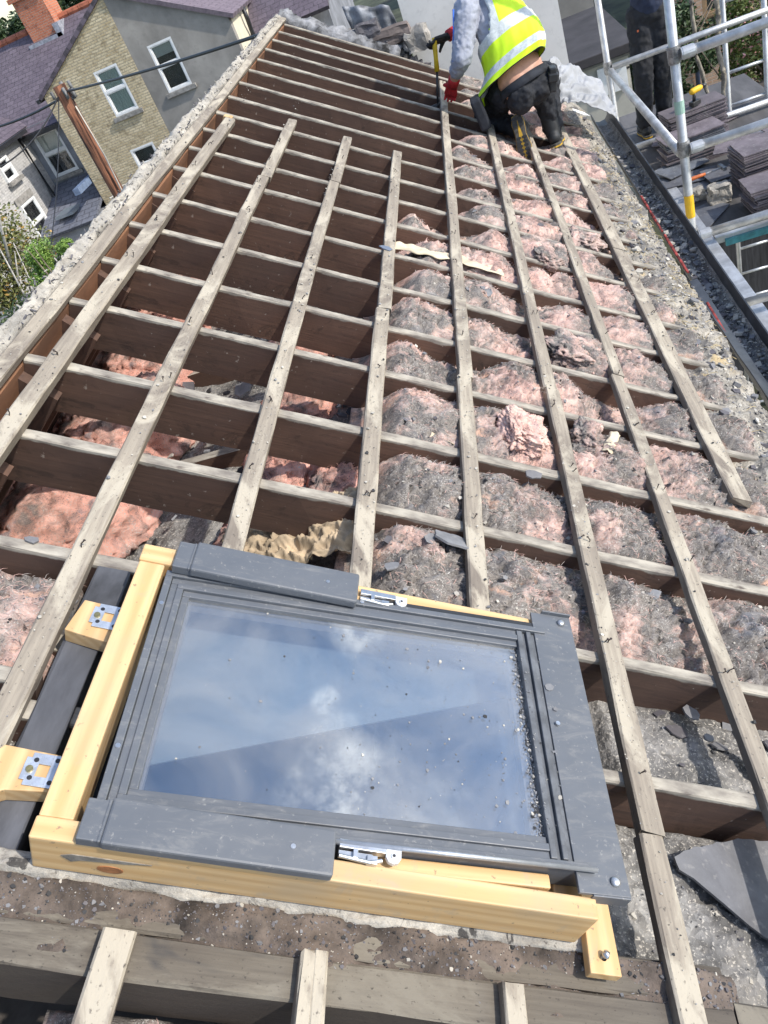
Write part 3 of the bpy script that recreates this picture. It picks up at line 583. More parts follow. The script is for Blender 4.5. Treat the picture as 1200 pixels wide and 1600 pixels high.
u, v = atr(868, 402, 0)
lump('insulation_lump', RT(u-.05, v-.02, -.012, .2), (.085, .10, .04), 8.3, INS[1], 'rosy folded wool lump bulging beyond the sixth batten, midway up the roof', 'insulation', .3, .5)
u, v = atr(915, 375, 0); lump('insulation_lump', RT(u, v, -.01, -.3), (.10, .12, .04), 9.9, INS[1], 'pink wool lump below the boots between the last two battens', 'insulation', .3, .5)
u, v = atr(890, 540, 0); lump('insulation_lump', RT(u, v-.05, -.015, -.1), (.12, .12, .05), 12.9, INS[1], 'coiled pink wool lump between two battens above the pink tuft', 'insulation', .3, .6)
def sheet(name, M, w_, l_, f, label, cat, mat, n1=30, n2=30, th=.0015, group=None):
    m = MB(); m.grid(n1, n2, lambda a, b: Vector(f(a, b))); o = m.build(name, mat, mw=M, smooth=True, label=label, cat=cat, group=group)
    so = o.modifiers.new('solid', 'SOLIDIFY'); so.thickness = th; return o
CREAM = m_simple('cream_backing_paper', (.68, .58, .42), .7, .2, 7, bump=.003)
u, v = atr(700, 405, 0)
sheet('backing_paper', RT(u-.25, v-.06, .0, 0), 0, 0, lambda a, b: (a*.50, b*.10+.02*nz(a*7, b*2)+.03*math.sin(a*3.1), .010+.016*nz(a*6, b*3, 2)+.02*math.sin(b*3)*abs(nz(a*9, 1))-.01*b), 'crumpled cream backing paper folded over a rafter halfway up the roof', 'paper', CREAM, 60, 14)
u, v = atr(935, 695, 0)
sheet('backing_paper', RT(u-.01, v-.06, .02, -.42), 0, 0, lambda a, b: (a*.035+.006*nz(b*5, a), b*.14, .008*math.sin(a*3)+.006*nz(b*8, a*3)), 'narrow folded cream paper strip on the torn wool tuft', 'paper', CREAM, 10, 26)
u, v = atr(690, 688, -.02)
sheet('backing_paper', RT(u-.05, v-.02, -.008, 0), 0, 0, lambda a, b: (a*.10, b*.05, .012*math.sin(a*4)*math.sin(b*3)+.01*nz(a*5, b*3)), 'cream paper scrap poking from under the grey quilt', 'paper', CREAM, 18, 12)
zc2 = zc
fr = []
for (px_, py_, a, b, lb) in ((20, 790, .26, .30, 'deep pink roll end at the left edge of the photo, nearest the ridge'), (105, 805, .50, .34, 'broad deep pink roll on the attic boards, nearest of the left row'), (200, 668, .42, .30, 'deep pink roll on the attic boards, second of the left row'), (110, 650, .22, .26, 'small folded pink roll beside the second of the left row'), (230, 575, .40, .30, 'deep pink roll on the attic boards, third of the left row'), (255, 490, .40, .32, 'deep pink roll on the attic boards, fourth of the left row'), (300, 425, .4, .3, 'deep pink roll on the attic boards, farthest of the left row')):
    p_ = at(px_, py_, 2, zc2+.12); fr.append((p_.x, p_.y, a, b, lb))
for k, (x, y, a, b, lb) in enumerate(fr):
    lump('insulation_roll', Matrix.Translation((x, y, zc2+.10)) @ Matrix.Rotation(.2*k, 4, 'Z'), (a*.66, b*.90, .16), k*3.3, INSF, lb, 'insulation', .12, .10, 48, 'pink rolls lying on the attic boards', .6)
fr = []
for (px_, py_, a, b, lb) in ((440, 740, .14, .17, 'nearest pink wool piece on the attic boards under the third batten'), (470, 632, .15, .15, 'middle pink wool piece on the attic boards under the third batten'), (470, 545, .16, .15, 'far pink wool piece on the attic boards under the third batten'), (400, 838, .12, .12, 'dark red wool piece on the attic boards beside the kraft paper'), (530, 750, .13, .10, 'dusky red wool flap between the third and fourth battens'), (240, 500, .2, .15, 'pale pink wool end under the second batten')):
    p_ = at(px_, py_, 2, zc2+.06); fr.append((p_.x, p_.y, a, b, lb))
for k, (x, y, a, b, lb) in enumerate(fr):
    lump('insulation_roll', Matrix.Translation((x, y, zc2+.05)) @ Matrix.Rotation(.4*k, 4, 'Z'), (a, b, .08), 20+k*2.1, INSF, lb, 'insulation', .2, .3, 30, 'pink wool pieces on the attic boards', .5)
DUSTF = m_simple('attic_rubbish', (.17, .165, .16), .95, .7, 5, bump=.02)
m = MB(); m.grid(110, 150, lambda a, b: Vector((-2.3+1.75*a, .9+4.6*b, zc+.008+.05*max(0, fn(a*4, b*7, 3)+.15)+.012*max(0, fn(a*30, b*50, 1)))))
m.build('attic_debris', ASH, smooth=True, kind='stuff', label='grey rubbish and dust on the attic boards', cat='debris')
m = MB()
for k in range(500):
    s_ = min(.05, .012*R.paretovariate(1.8)); chip(m, (R.uniform(-1.9, -.6), R.uniform(1.2, 4.8), zc+.05+R.uniform(0, .02)), s_, R.uniform(.2, .6), R.choice((0, 1, 2, 3, 3)))
m.build('attic_rubble', CH, kind='stuff', label='broken slate and plaster lumps on the attic boards', cat='rubble')
m = MB()
def kp(a, b):
    x = a*.42; y = b*.24; return Vector((x, y, .05+.05*math.sin(b*3.0)+.030*(.5-abs(nz(a*5+b*2, b*4, 5)))*2+.022*(.5-abs(nz(a*11, b*10-a*6, 2)))*2+.010*(.5-abs(nz(a*25+b*9, b*22, 2)))*2))
p0 = at(395, 872, 2, zc+.10)
o = sheet('kraft_paper', Matrix.Translation((p0.x-.05, p0.y-.10, zc+.04)), 0, 0, lambda a, b: tuple(kp(a, b)), 'crumpled tan kraft paper behind the upper grey cover of the roof window', 'paper', PAPER, 100, 70)

# ------------------------------------------------------------------ roof window
WIN = empty('roof_window', 'grey clad roof window in a new pine frame lying loose on the rafters', 'roof window', mat=RT(-.265, .517, 0))
def wl(u, v, z=0): return Vector((u+.265, v-.517, z))
FL, FW, FT = .885, .621, .118     # frame length along u, width along v, thickness
fr_ = .058
def rail(name, x0, x1, y0, y1, z0, z1, mat, parent=WIN, bev=.003):
    m = MB(); m.box(x0, x1, y0, y1, z0, z1); return m.build(name, mat, parent, bevel=bev)
rail('frame_rail', .0, FL, 0, .034, .018, FT, PINE)
rail('frame_rail', .0, FL-.02, FW-.046, FW, .018, FT, PINE)
rail('frame_stile', .002, .053, .0345, FW-.0465, .018, FT-.002, PINEY)
rail('frame_stile', FL-.05, FL-.002, .0345, FW-.0465, .018, FT-.05, PINEY)
# finger joint blocks and brown knot on the front rail
m = MB(); m.tube([(.118, -.0012, .045), (.118, .004, .045)], .020, 20); o = m.build('wood_knot', m_simple('brown_knot', (.35, .15, .06), .6, .3, 40), WIN); o.scale = (1, 1, .55); o.location = (0, 0, .022)
m = MB(); m.prism([(.045, .074), (.062, .082), (.18, .083), (.14, .074), (.075, .066), (.06, .058)], -.0014, 0, Matrix(((1,0,0,0), (0,0,1,0), (0,1,0,0), (0,0,0,1)))); m.build('grey_paint_smear', m_simple('dirty_smear', (.25, .23, .20), .8, .4, 30), WIN)
# sash: slightly skewed, lifted at the right
SASH = Matrix.Translation((.076, .045, .104)) @ Matrix.Rotation(.030, 4, 'Z') @ Matrix.Rotation(-.022, 4, 'Y')
SL, SW = .800, .518
sash = None
def sp(name, mb, mat, bev=.0015, smooth=False, parent=WIN, **k):
    return mb.build(name, mat, parent, mw=WIN.matrix_world @ SASH, bevel=bev, smooth=smooth, **k)
bpy.context.view_layer.update()
m = MB()
for (x0, x1, y0, y1, z0, z1) in ((0, SL, 0, .014, -.05, .012), (0, SL, SW-.014, SW, -.05, .012), (0, .014, .014, SW-.014, -.05, .012)): m.box(x0, x1, y0, y1, z0, z1)
sash = sp('sash', m, ANTH)
m = MB()  # stepped profile round the glass
for k, (a, b, z) in enumerate(((.0145, .028, .006), (.028, .041, .010), (.041, .055, .003))):
    e = .0008*k
    m.box(a, .735, a, b, -.02, z); m.box(a, .735, SW-b, SW-a, -.02, z); m.box(a, b, b, SW-b, -.02, z-.0006)
sp('glazing_bead', m, ANTH)
m = MB()
for (a, b, z) in ((.735, .747, .010), (.747, .756, .003), (.756, .766, .011), (.766, .776, .004)): m.box(a, b, .016, SW-.016, -.02, z)
sp('glazing_bead', m, ANTHD)
m = MB(); m.box(.050, .740, .050, SW-.050, -.010, -.004); sp('glass_pane', m, GLASS, 0)
m = MB(); m.box(.052, .728, .052, .060, -.034, -.012); m.box(.052, .728, SW-.060, SW-.052, -.034, -.012); m.box(.052, .060, .060, SW-.060, -.034, -.012); m.box(.714, .728, .060, SW-.060, -.034, -.012)
sp('glass_spacer', m, m_simple('spacer_bar', (.40, .33, .27), .6, .1), 0)
m = MB(); m.box(.05, .74, .045, SW-.045, -.044, -.038); sp('glass_pane', m, m_glass('inner_pane', (.74, .76, .77), .01, .03, .86), 0)
m = MB(); m.box(.776, .866, -.034, SW+.045, .000, .0075); m.box(.860, .866, -.034, SW+.045, -.022, .0); m.box(.80, .8655, -.0375, -.034, -.020, .007); m.box(.80, .866, SW+.045, SW+.0485, -.014, .016)
fl = sp('bottom_flange', m, ANTH, .001)
for (x, y) in ((.842, -.012), (.842, SW+.024)):
    m = MB(); m.tube([(x, y, .006), (x, y, .0125), (x, y, .0145)], [.0085, .0082, .005], 18); sp('bolt_head', m, SHINY, 0, True, parent=fl)
for (x, y) in ((.008, .12), (.008, .43), (.790, .28), (.4, SW-.006)):
    m = MB(); m.tube([(x, y, .008), (x, y, .0135)], .0045, 10); sp('screw', m, STEEL, 0)
# long silver operating bars beside the sash
m = MB(); m.tube([(.30, .001, .014), (.81, .001, .016)], .0045, 8); sp('side_bar', m, m_simple('satin_bar', (.45, .47, .50), .35, .15, 10, .6), 0, True)
m = MB(); m.box(.30, .79, SW+.004, SW+.016, -.006, .005); sp('side_bar', m, GRILL, .001)
# inner opening rail of pine seen beside the bar
m = MB(); m.box(.40, .735, -.026, -.0025, -.055, -.008); m.box(.40, .755, -.0335, -.0265, -.055, -.020); sp('sash_rail', m, PINE, .003)
# upper and lower covers
for (nm, x0, x1, y0, y1) in (('lower_cover', .070, .447, -.002, .062), ('upper_cover', .072, .447, FW-.066, FW+.006)):
    m = MB(); z = FT+.004; sh = .0
    m.box(x0+.034, x1, y0-.004, y1+.004, z, z+.022); cv = m.build('arm_cover', ANTH, WIN, bevel=.004)
    m = MB(); m.box(x0-.002, x0+.038, y0, y1, z-.004, z+.017); m.box(x0+.028, x0+.0335, y0-.001, y1+.001, z+.010, z+.0185, mi=0); m.build('end_cap', ANTH, cv, bevel=.002)
    m = MB(); m.tube([(x1-.065, (y0+y1)/2, z+.021), (x1-.065, (y0+y1)/2, z+.0228)], .004, 12); m.tube([(x1-.065, (y0+y1)/2, z+.0228), (x1-.065, (y0+y1)/2, z+.0232)], .0018, 8); m.build('screw', STEEL, cv)
    cv.matrix_local = Matrix.Translation((x0, y0, 0)) @ Matrix.Rotation(0.005 if nm[0] == 'l' else -.006, 4, 'Z') @ Matrix.Translation((-x0, -y0, 0))
# pivot hinges with their links
for (x, y, s_) in ((.455, .046, 1), (.455, FW-.036, .7)):
    m = MB(); m.box(x, x+.075, y+.003, y+.016, FT-.004, FT+.012); m.box(x, x+.055, y-.010, y+.001, FT-.002, FT+.006); m.box(x+.022, x+.030, y-.012, y+.003, FT+.004, FT+.014); m.tube([(x, y-.010, FT+.010), (x+.05, y-.014, FT+.009), (x+.07, y-.008, FT+.008)], .0036, 8); m.box(x+.045, x+.062, y-.016, y-.003, FT, FT+.011)
    h = m.build('pivot_hinge', STEEL, WIN, bevel=.0008)
    m = MB(); m.prism([(x+.075, y+.014), (x+.100, y+.014), (x+.100, y-.002), (x+.096, y-.009), (x+.0875, y-.012), (x+.079, y-.009), (x+.075, y-.002)], FT+.003, FT+.012); m.tube([(x+.0875, y, FT+.011), (x+.0875, y, FT+.0145)], .0048, 14); m.build('hinge_lug', m_simple('white_zinc', (.68, .69, .70), .35, .1, 10, .3), h, bevel=.0008)
    m = MB(); m.tube([(x+.0875, y, FT+.0142), (x+.0875, y, FT+.0152)], .0026, 10); m.build('lug_screw', GRILL, h)
m = MB()
for k in range(420):
    x = min(.775, .06+.73*R.betavariate(2.6, 1.1)); y = R.uniform(.055, SW-.055); s_ = min(.0045, .0007*R.paretovariate(1.9)); z = -.003 if x < .735 else .006
    chip(m, (x, y, z), s_, R.uniform(.3, .6), R.choice((0, 0, 0, 0, 3, 1)))
for k in range(380):
    x = R.gauss(.728, .006); y = R.uniform(.03, SW-.04); s_ = min(.004, .0009*R.paretovariate(1.8)); chip(m, (x, y, -.002 if x < .735 else .011), s_, R.uniform(.3, .7), R.choice((0, 0, 0, 1, 3)))
m.build('window_grit', CH, mw=RT(-.265, .517, 0) @ SASH, kind='stuff', label='slate grit lying on the glass along the lower glazing bead', cat='grit')
# zinc mounting brackets on the left side
def bracket(u, v, rz):
    m = MB(); a, b, h_ = .023, .029, .0018
    m.box(-a, -.009, -b, b, 0, h_); m.box(.010, a+.006, -b, b, 0, h_); m.box(-.009, .010, -b, -.012, 0, h_); m.box(-.009, .010, .010, b, 0, h_); m.box(-a-.008, -a, -.020, .020, 0, h_)
    o = m.build('mounting_bracket', m_simple('blue_zinc', (.60, .65, .72), .35, .2, 25, .6), WIN, mw=RT(u, v, .040, rz), bevel=.0005)
    for (x, y) in ((-.015, .016), (-.015, -.016), (.018, .020), (.018, -.020)):
        m = MB(); m.tube([(x, y, h_), (x, y, h_+.0006)], .0042, 12); m.build('bolt_hole', GRILL, o)
    m = MB(); m.tube([(-.020, -.002, h_), (-.020, -.002, h_+.004)], .006, 12); m.build('screw_head', m_simple('brass_screw', (.50, .42, .2), .35, .2, 30, .9), o)
bracket(-.296, .995, -.02); bracket(-.300, .66, .0)
def block(poly, z0, z1, label, mw):
    m = MB(); m.prism(poly, z0, z1); o = m.build('pine_block', PINEL, mw=mw, bevel=.002, label=label, cat='timber block', group='pine offcuts under the window frame'); return o
block([(-.045, -.035), (.04, -.048), (.045, .040), (-.032, .045)], 0, .036, 'small pine block under the upper left bracket of the roof window', RT(-.32, .985, .002))
block([(-.13, -.095), (-.02, -.035), (.045, -.028), (.045, .038), (-.05, .042)], 0, .036, 'wedge shaped pine offcut under the lower left bracket', RT(-.325, .655, .002))
pb = block([(0, 0), (.055, 0), (.052, .13), (.004, .135)], 0, .022, 'short pine board with a bolt sticking out at the lower right corner of the window', RT(.632, .468, .014))
m = MB(); m.tube([(.027, .026, .022), (.027, .026, .030), (.028, .030, .036)], [.006, .0065, .005], 12); m.build('bolt', STEEL, pb, smooth=True)
for (px_, py_) in ((1012, 945), (1090, 1553), (792, 1030)):
    u, v = atr(px_, py_, .03); m = MB(); m.tube([(0, 0, -.02), (0, 0, .004)], .002, 6); m.tube([(0, 0, .004), (0, 0, .006)], .006, 12)
    pass
# pale sheet added under the glass, its diagonal edge shaped as the sunlit border
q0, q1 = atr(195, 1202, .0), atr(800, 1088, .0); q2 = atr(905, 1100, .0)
m = MB(); m.prism([q0, q1, (q2[0], q2[1]+.01), (.64, 1.13), (-.21, 1.13)], -.004, .0); m.build('sunlit_patch_sheet', m_simple('pale_sunlit_patch', (.80, .82, .83), .8, .06, 2), mw=RM, label='pale added sheet standing in for the sunlit upper part of the glass', cat='light patch')
m = MB(); m.prism([(-.30, .42), (.80, .42), (.80, 1.17), (-.30, 1.17)], -.16, -.15); m.build('opening_shade_board', m_simple('opening_shade_tone', (.07, .075, .09), .8, .3, 4), rf, mw=RM)  # dark board added in place of the shade below the window

# ------------------------------------------------------------------ gutter
gt = empty('gutter', 'black plastic gutter full of slate chips along the eaves', 'gutter', mat=Matrix())
gx0, gx1, gz = .805, .940, -2.13
m = MB(); prof = [(gx0, gz), (gx0+.006, gz-.05), (gx0+.025, gz-.078), (gx0+.06, gz-.088), (gx1-.03, gz-.08), (gx1-.008, gz-.05), (gx1, gz+.030), (gx1+.007, gz+.030), (gx1-.001, gz-.054), (gx1-.026, gz-.086), (gx0+.06, gz-.094), (gx0+.02, gz-.084), (gx0, gz-.052), (gx0-.004, gz)]
vs = []; ny = 60
for j in range(ny+1):
    y = .2+7.05*j/ny
    vs += [(p[0]+.004*nz(y*.9, 1), y, p[1]+.004*nz(y*.7, 4)) for p in prof]
q = len(prof); m.add(vs, [(j*q+k, j*q+(k+1) % q, (j+1)*q+(k+1) % q, (j+1)*q+k) for j in range(ny) for k in range(q)]+[tuple(range(q)), tuple(ny*q+k for k in range(q))[::-1]])
m.build('channel', GUT, gt, smooth=False)
for y in (1.3, 2.6, 3.9, 5.2, 6.5):
    m = MB(); m.box(gx1+.0075, gx1+.011, y-.02, y+.02, gz-.05, gz+.016); m.build('gutter_bracket', GRILL, gt)
m = MB()
for k in range(2600):
    y = R.betavariate(1.3, 2.0)*6.3+.4; x = R.uniform(gx0+.012, gx1-.014); s_ = min(.028, .004*R.paretovariate(1.7)); t = (x-gx0)/(gx1-gx0); chip(m, (x, y, gz-.074+.016*R.random()+.06*(2*t-1)**2*.6), s_, R.uniform(.15, .5), R.choice((0, 0, 1, 1, 2)))
m.build('gutter_chips', CH, gt, kind='stuff')
m = MB(); m.grid(8, 80, lambda a, b: Vector((gx0+.008+(gx1-gx0-.016)*a, .3+6.8*b, gz-.080+.012*fn(a*5, b*60, 2)+.045*(2*a-1)**4))); m.build('gutter_silt', ASH, gt, smooth=True)
m = MB(); vs = []
for j in range(41):       # bent strip of black sheet lifting off the wall head into the gutter
    t = j/40; y = 1.9+2.0*t; b = (1-t)
    vs += [(gx0-.030+.055*b*b+.004*nz(y*5), y, gz+.012+.030*math.sin(t*3)), (gx0+.012+.075*b*b, y, gz+.020-.02*b+.008*nz(y*4, 2))]
m.add(vs, [(2*j, 2*j+1, 2*j+3, 2*j+2) for j in range(40)]); o = m.build('torn_felt', GUT, label='twisted black felt strip peeling from the eaves into the gutter', cat='felt strip'); so = o.modifiers.new('s', 'SOLIDIFY'); so.thickness = .005
REDM = m_simple('red_paint', (.40, .06, .05), .85, .6, 25, bump=.004)
for (a, b, lb) in ((4.55, 5.15, 'thin red strip at the gutter edge nearest the scaffold platform'), (3.98, 4.50, 'thin red strip at the gutter edge, middle of the three'), (3.25, 3.62, 'thin red strip at the gutter edge beside the pale slate flake')):
    m = MB(); beam(m, gx0-.020, gx0-.008, a, b, gz+.020, gz+.030, 16, .003, a, 1, .01); m.build('red_strip', REDM, label=lb, cat='strip', group='red painted strips along the gutter')

# ------------------------------------------------------------------ far end of the roof: lead, slates, rubble
FE = m_simple('grey_flashing_mortar', (.24, .245, .26), .9, .6, 10, bump=.01)
m = MB(); m.grid(70, 14, lambda a, b: Vector((-.86+1.02*a, 7.22+.24*b, .00+.05*math.sin(3.1*b)+.03*fn(a*9, b*4, 5)+.012*nz(a*50, b*12)-(.12 if b in (0, 1) else 0)))); m.build('verge_mortar', FE, mw=RM, smooth=True, label='rough grey mortar verge across the top end of the roof', cat='mortar')
m = MB(); m.grid(16, 16, lambda a, b: (lambda p: Vector(p))((-.88+.36*a-.05*b, 7.40+.05*a+.05*nz(a*5, b*4), -1.22+.50*b*(1-.25*a)+.03*nz(a*4, b*6, 3)))); o = m.build('lead_flashing', LEAD, smooth=True, label='torn upright blue grey lead flashing against the white wall', cat='flashing'); so = o.modifiers.new('s', 'SOLIDIFY'); so.thickness = .006
def lumpy_box(name, c, size, seed, mat, label, cat, group=None, rz=0):
    b = bmesh.new(); bmesh.ops.create_cube(b, size=1); bmesh.ops.subdivide_edges(b, edges=b.edges[:], cuts=5, use_grid_fill=True)
    for v in b.verts:
        p = v.co.copy(); l = max(abs(p.x), abs(p.y), abs(p.z)); v.co = Vector((p.x*size[0], p.y*size[1], p.z*size[2]))*(1-.25*(p.length-.5))+Vector([min(size)*.22*noise.noise(p*2.2+Vector((seed+k*9, 0, 0))) for k in range(3)])
    me = bpy.data.meshes.new(name); b.to_mesh(me); b.free(); me.materials.append(mat); o = bpy.data.objects.new(name, me); C.collection.objects.link(o); o.matrix_world = Matrix.Translation(c) @ Matrix.Rotation(rz, 4, 'Z'); return props(o, label, cat, group)
lumpy_box('stone_block', aty(652, 60, 7.35), (.20, .16, .17), 2, m_simple('old_stone', (.36, .34, .31), .95, .3, 12, bump=.01), 'pale broken stone block beside the black glove', 'stone')
for k, (x, y, sx, lb) in enumerate(((610, 57, .34, 'brown slate slab leaning behind the top rafter'), (575, 48, .2, 'dark rubble lump left of the brown slab'), (560, 62, .16, 'small dark lump in front of the lead flashing'))):
    lumpy_box('rubble_lump', aty(x, y, 7.35), (sx, .10, .12), 5+k, SLATED if k else m_simple('brown_slate', (.17, .14, .13), .8, .3, 10), lb, 'rubble', 'rubble along the top edge of the roof')
for k in range(12): lumpy_box('rubble_lump', aty(600+k*10.5, 76+k*5.6+R.uniform(-4, 4), 7.33), (R.uniform(.08, .15), .10, R.uniform(.06, .10)), 15+k, R.choice((SLATED, SLATE, CH[3])), 'dark rubble lump in the row behind the top rafter', 'rubble', 'dark rubble lumps in the row behind the top rafter', R.random())

# grey tarpaulin
TARP = m_simple('grey_tarpaulin', (.36, .37, .39), .6, .2, 3, bump=.004)
cp = [[aty(858, 96, 6.15), aty(868, 92, 6.35), aty(900, 118, 6.7), aty(938, 124, 6.9)],
      [aty(858, 120, 6.05), aty(885, 118, 6.25), aty(910, 135, 6.4), aty(945, 150, 6.5)],
      [aty(860, 140, 5.98), aty(890, 140, 6.1), aty(922, 148, 6.2), aty(965, 172, 6.2)],
      [aty(866, 164, 5.95), aty(890, 160, 5.98), aty(920, 162, 6.05), aty(962, 184, 6.1)]]
def bez(a, b, P=cp):
    def B(t): return ((1-t)**3, 3*t*(1-t)**2, 3*t*t*(1-t), t**3)
    A, Bb = B(a), B(b); p = Vector()
    for j in range(4):
        for i in range(4): p += P[j][i]*A[i]*Bb[j]
    return p+Vector((.01, -.05, .05))*(1.6*abs(nz(a*2.5+b*2, b*3.5))+.7*abs(nz(a*7, b*5+a*6, 2))-.15)
o = sheet('tarpaulin', Matrix(), 0, 0, lambda a, b: tuple(bez(a, b)), 'crumpled light grey tarpaulin beside the kneeling worker', 'tarpaulin', TARP, 50, 50, .004)
m = MB(); p = aty(871, 124, 6.0); r_ = .022; m.tube([p+Vector((r_*math.cos(t*.4), 0, r_*math.sin(t*.4))) for t in range(17)], .003, 6, False); m.build('metal_eyelet', STEEL, o)
slate_piece([(-.07, .03), (.03, .035), (.09, .0), (.03, -.03), (-.06, -.025)], (*pr(905, 178, 0), .01), .1, 0, -.3, .004, 'white plastic scrap below the tarpaulin', WHITE, 'plastic_scrap')

# ------------------------------------------------------------------ scaffold
SC = empty('scaffold', 'aluminium tube scaffold standing beyond the gutter', 'scaffold', mat=Matrix.Translation((1.15, 5.5, H0)))
def pole(name, a, b, r=.030, mat=ALU, parent=SC, n=16):
    m = MB(); m.tube([a, b], r, n); return m.build(name, mat, parent, mw=Matrix(), smooth=True) if parent is not None else m.build(name, mat, smooth=True)
def coll(p, ax, parent, r=.041, l=.05, mat=ALUD):
    d = Vector((0, 0, l)) if ax == 'z' else Vector((l, 0, 0)); m = MB(); p = Vector(p); m.tube([p-d, p-d*.8, p-d*.78, p+d*.78, p+d*.8, p+d], [r*.93, r*.93, r, r, r*.93, r*.93], 16); return m.build('coupler', mat, parent, mw=Matrix(), smooth=False)
X1, Y1, X2, Y2 = 1.15, 5.5, 1.075, 7.8
v1 = pole('standard', (X1, Y1, H0), (X1, Y1, .6)); v2 = pole('standard', (X2, Y2, H0), (X2, Y2, .6), .028)
for z in (-1.45, -2.025, -2.63):
    pole('ledger', (X1+.03, Y1-.045, z), (2.6, Y1-.045, z), .030); coll((X1, Y1, z), 'z', SC); coll((X1+.07, Y1-.045, z), 'x', SC, .037, .04, ALU)
for z in (-1.97, -2.70):
    pole('ledger', (X2+.03, Y2-.04, z), (2.6, Y2-.04, z), .026); coll((X2, Y2, z), 'z', SC, .038)
pole('brace', (X2+.01, Y2-.07, -1.99), (X1-.01, Y1+.07, -2.07), .030)
pole('ledger', (1.09, 4.4, -2.63), (2.6, 4.4, -2.63), .027)
YL = m_simple('yellow_label', (.80, .48, .02), .6, .1, 20)
m = MB(); m.tube([(X1, Y1, -2.50), (X1, Y1, -2.34)], .0312, 16, False); m.build('yellow_sticker', YL, v1, mw=Matrix())
m = MB(); m.tube([(X1, Y1, -1.80), (X1, Y1, -1.72)], .0312, 16, False); m.build('green_tape', m_simple('pale_green_tape', (.35, .52, .44), .6, .1, 20), v1, mw=Matrix())
for (y, x0, x1, nm) in ((7.95, 2.09, 2.42, 'ladder'),):
    pole('standard', (x0, y, H0), (x0, y, .4), .022); pole('standard', (x1, y, H0), (x1, y, .4), .022)
    for k in range(24): pole('rung', (x0, y, H0+.3+.285*k+.02), (x1, y, H0+.3+.285*k+.02), .014)
    for z in (-1.55, -1.86, -2.18, -2.5): pole('guard_rail', (x1, y, z), (3.2, y, z), .016)
# deck and beams
DECK = m_simple('deck_plywood', (.12, .115, .115), .8, .3, 6, scale=(1, .2, 1))
m = MB(); m.box(1.24, 1.88, 5.62, 8.9, -2.775, -2.745); m.build('deck_board', DECK, SC, mw=Matrix())
m = MB(); m.box(1.885, 2.5, 5.55, 8.9, -2.777, -2.747); m.build('deck_board', DECK, SC, mw=Matrix())
m = MB(); m.box(1.215, 1.30, 3.9, 7.0, -2.742, -2.722); m.box(1.20, 1.214, 3.9, 7.0, -2.86, -2.722); m.build('deck_beam', ALU, SC, mw=Matrix(), bevel=.002)
m = MB(); m.box(1.30, 3.0, 5.50, 5.545, -2.76, -2.71); m.build('deck_end_beam', ALU, SC, mw=Matrix(), bevel=.002)
m = MB(); m.box(1.36, 3.0, 5.47, 5.499, -2.78, -2.735); m.build('blue_trim', m_simple('teal_blue_trim', (.05, .22, .25), .5, .3, 12), SC, mw=Matrix())
# slates stacked on the deck
SLP = m_slate('purple_slate', (.165, .14, .155)); SLB = m_slate('blue_black_slate', (.12, .135, .16))
def stack(cx, cy, n_, L, W, rz, z0, where, lean=0, mats=(SLP,), tops=None):
    for k in range(n_):
        m = MB(); l, w_ = L*R.uniform(.95, 1.02), W*R.uniform(.95, 1.02); P = []
        for (a, b) in (((-l/2, -w_/2), (l/2, -w_/2)), ((l/2, -w_/2), (l/2, w_/2)), ((l/2, w_/2), (-l/2, w_/2)), ((-l/2, w_/2), (-l/2, -w_/2))):
            for q in range(8):
                t = q/8; P.append((a[0]+(b[0]-a[0])*t+.006*nz(t*9, k, a[0]*9), a[1]+(b[1]-a[1])*t+.006*nz(t*9, k+4, a[1]*9)))
        m.prism(P, 0, .009)
        top = k == n_-1
        m.build('roof_slate', R.choice(mats), mw=Matrix.Translation((cx+R.uniform(-.015, .015)+lean*k, cy+R.uniform(-.012, .012), z0+k*.0135)) @ Matrix.Rotation(rz+R.uniform(-.04, .04), 4, 'Z') @ Matrix.Rotation(R.uniform(-.01, .01), 4, 'X'), label=(f'topmost slate of the {where}' if top else f'lower slate of the {where}'), cat='slate', group=None if top else f'slates of the {where}')
stack(1.56, 7.12, 19, .50, .26, .08, -2.744, 'front stack near the second worker', mats=(SLP, SLP, SLB))
stack(1.66, 7.48, 25, .50, .26, .12, -2.744, 'tall stack at the feet of the second worker')
stack(1.98, 6.28, 22, .62, .34, .05, -2.744, 'big stack at the right edge behind the clay pipe')
stack(1.92, 5.80, 15, .62, .30, .02, -2.744, 'low stack at the right edge above the lowest scaffold tube')
for k, (x, y, a, l_, w_, lb) in enumerate(((1.42, 6.55, .15, .50, .28, 'dark blue sheet on the deck in front of the slate stacks'), (1.5, 6.72, -.1, .6, .24, 'second dark blue sheet under the front slate stack'), (2.3, 7.1, .3, .5, .3, 'grey blue sheet hanging over at the right of the stacks'))):
    m = MB(); m.box(-l_/2, l_/2, -w_/2, w_/2, 0, .006); m.build('roofing_sheet', SLB, mw=Matrix.Translation((x, y, -2.742+.012*k)) @ Matrix.Rotation(a, 4, 'Z') @ Matrix.Rotation(.02+.03*(k == 1), 4, 'Y'), label=lb, cat='sheet')
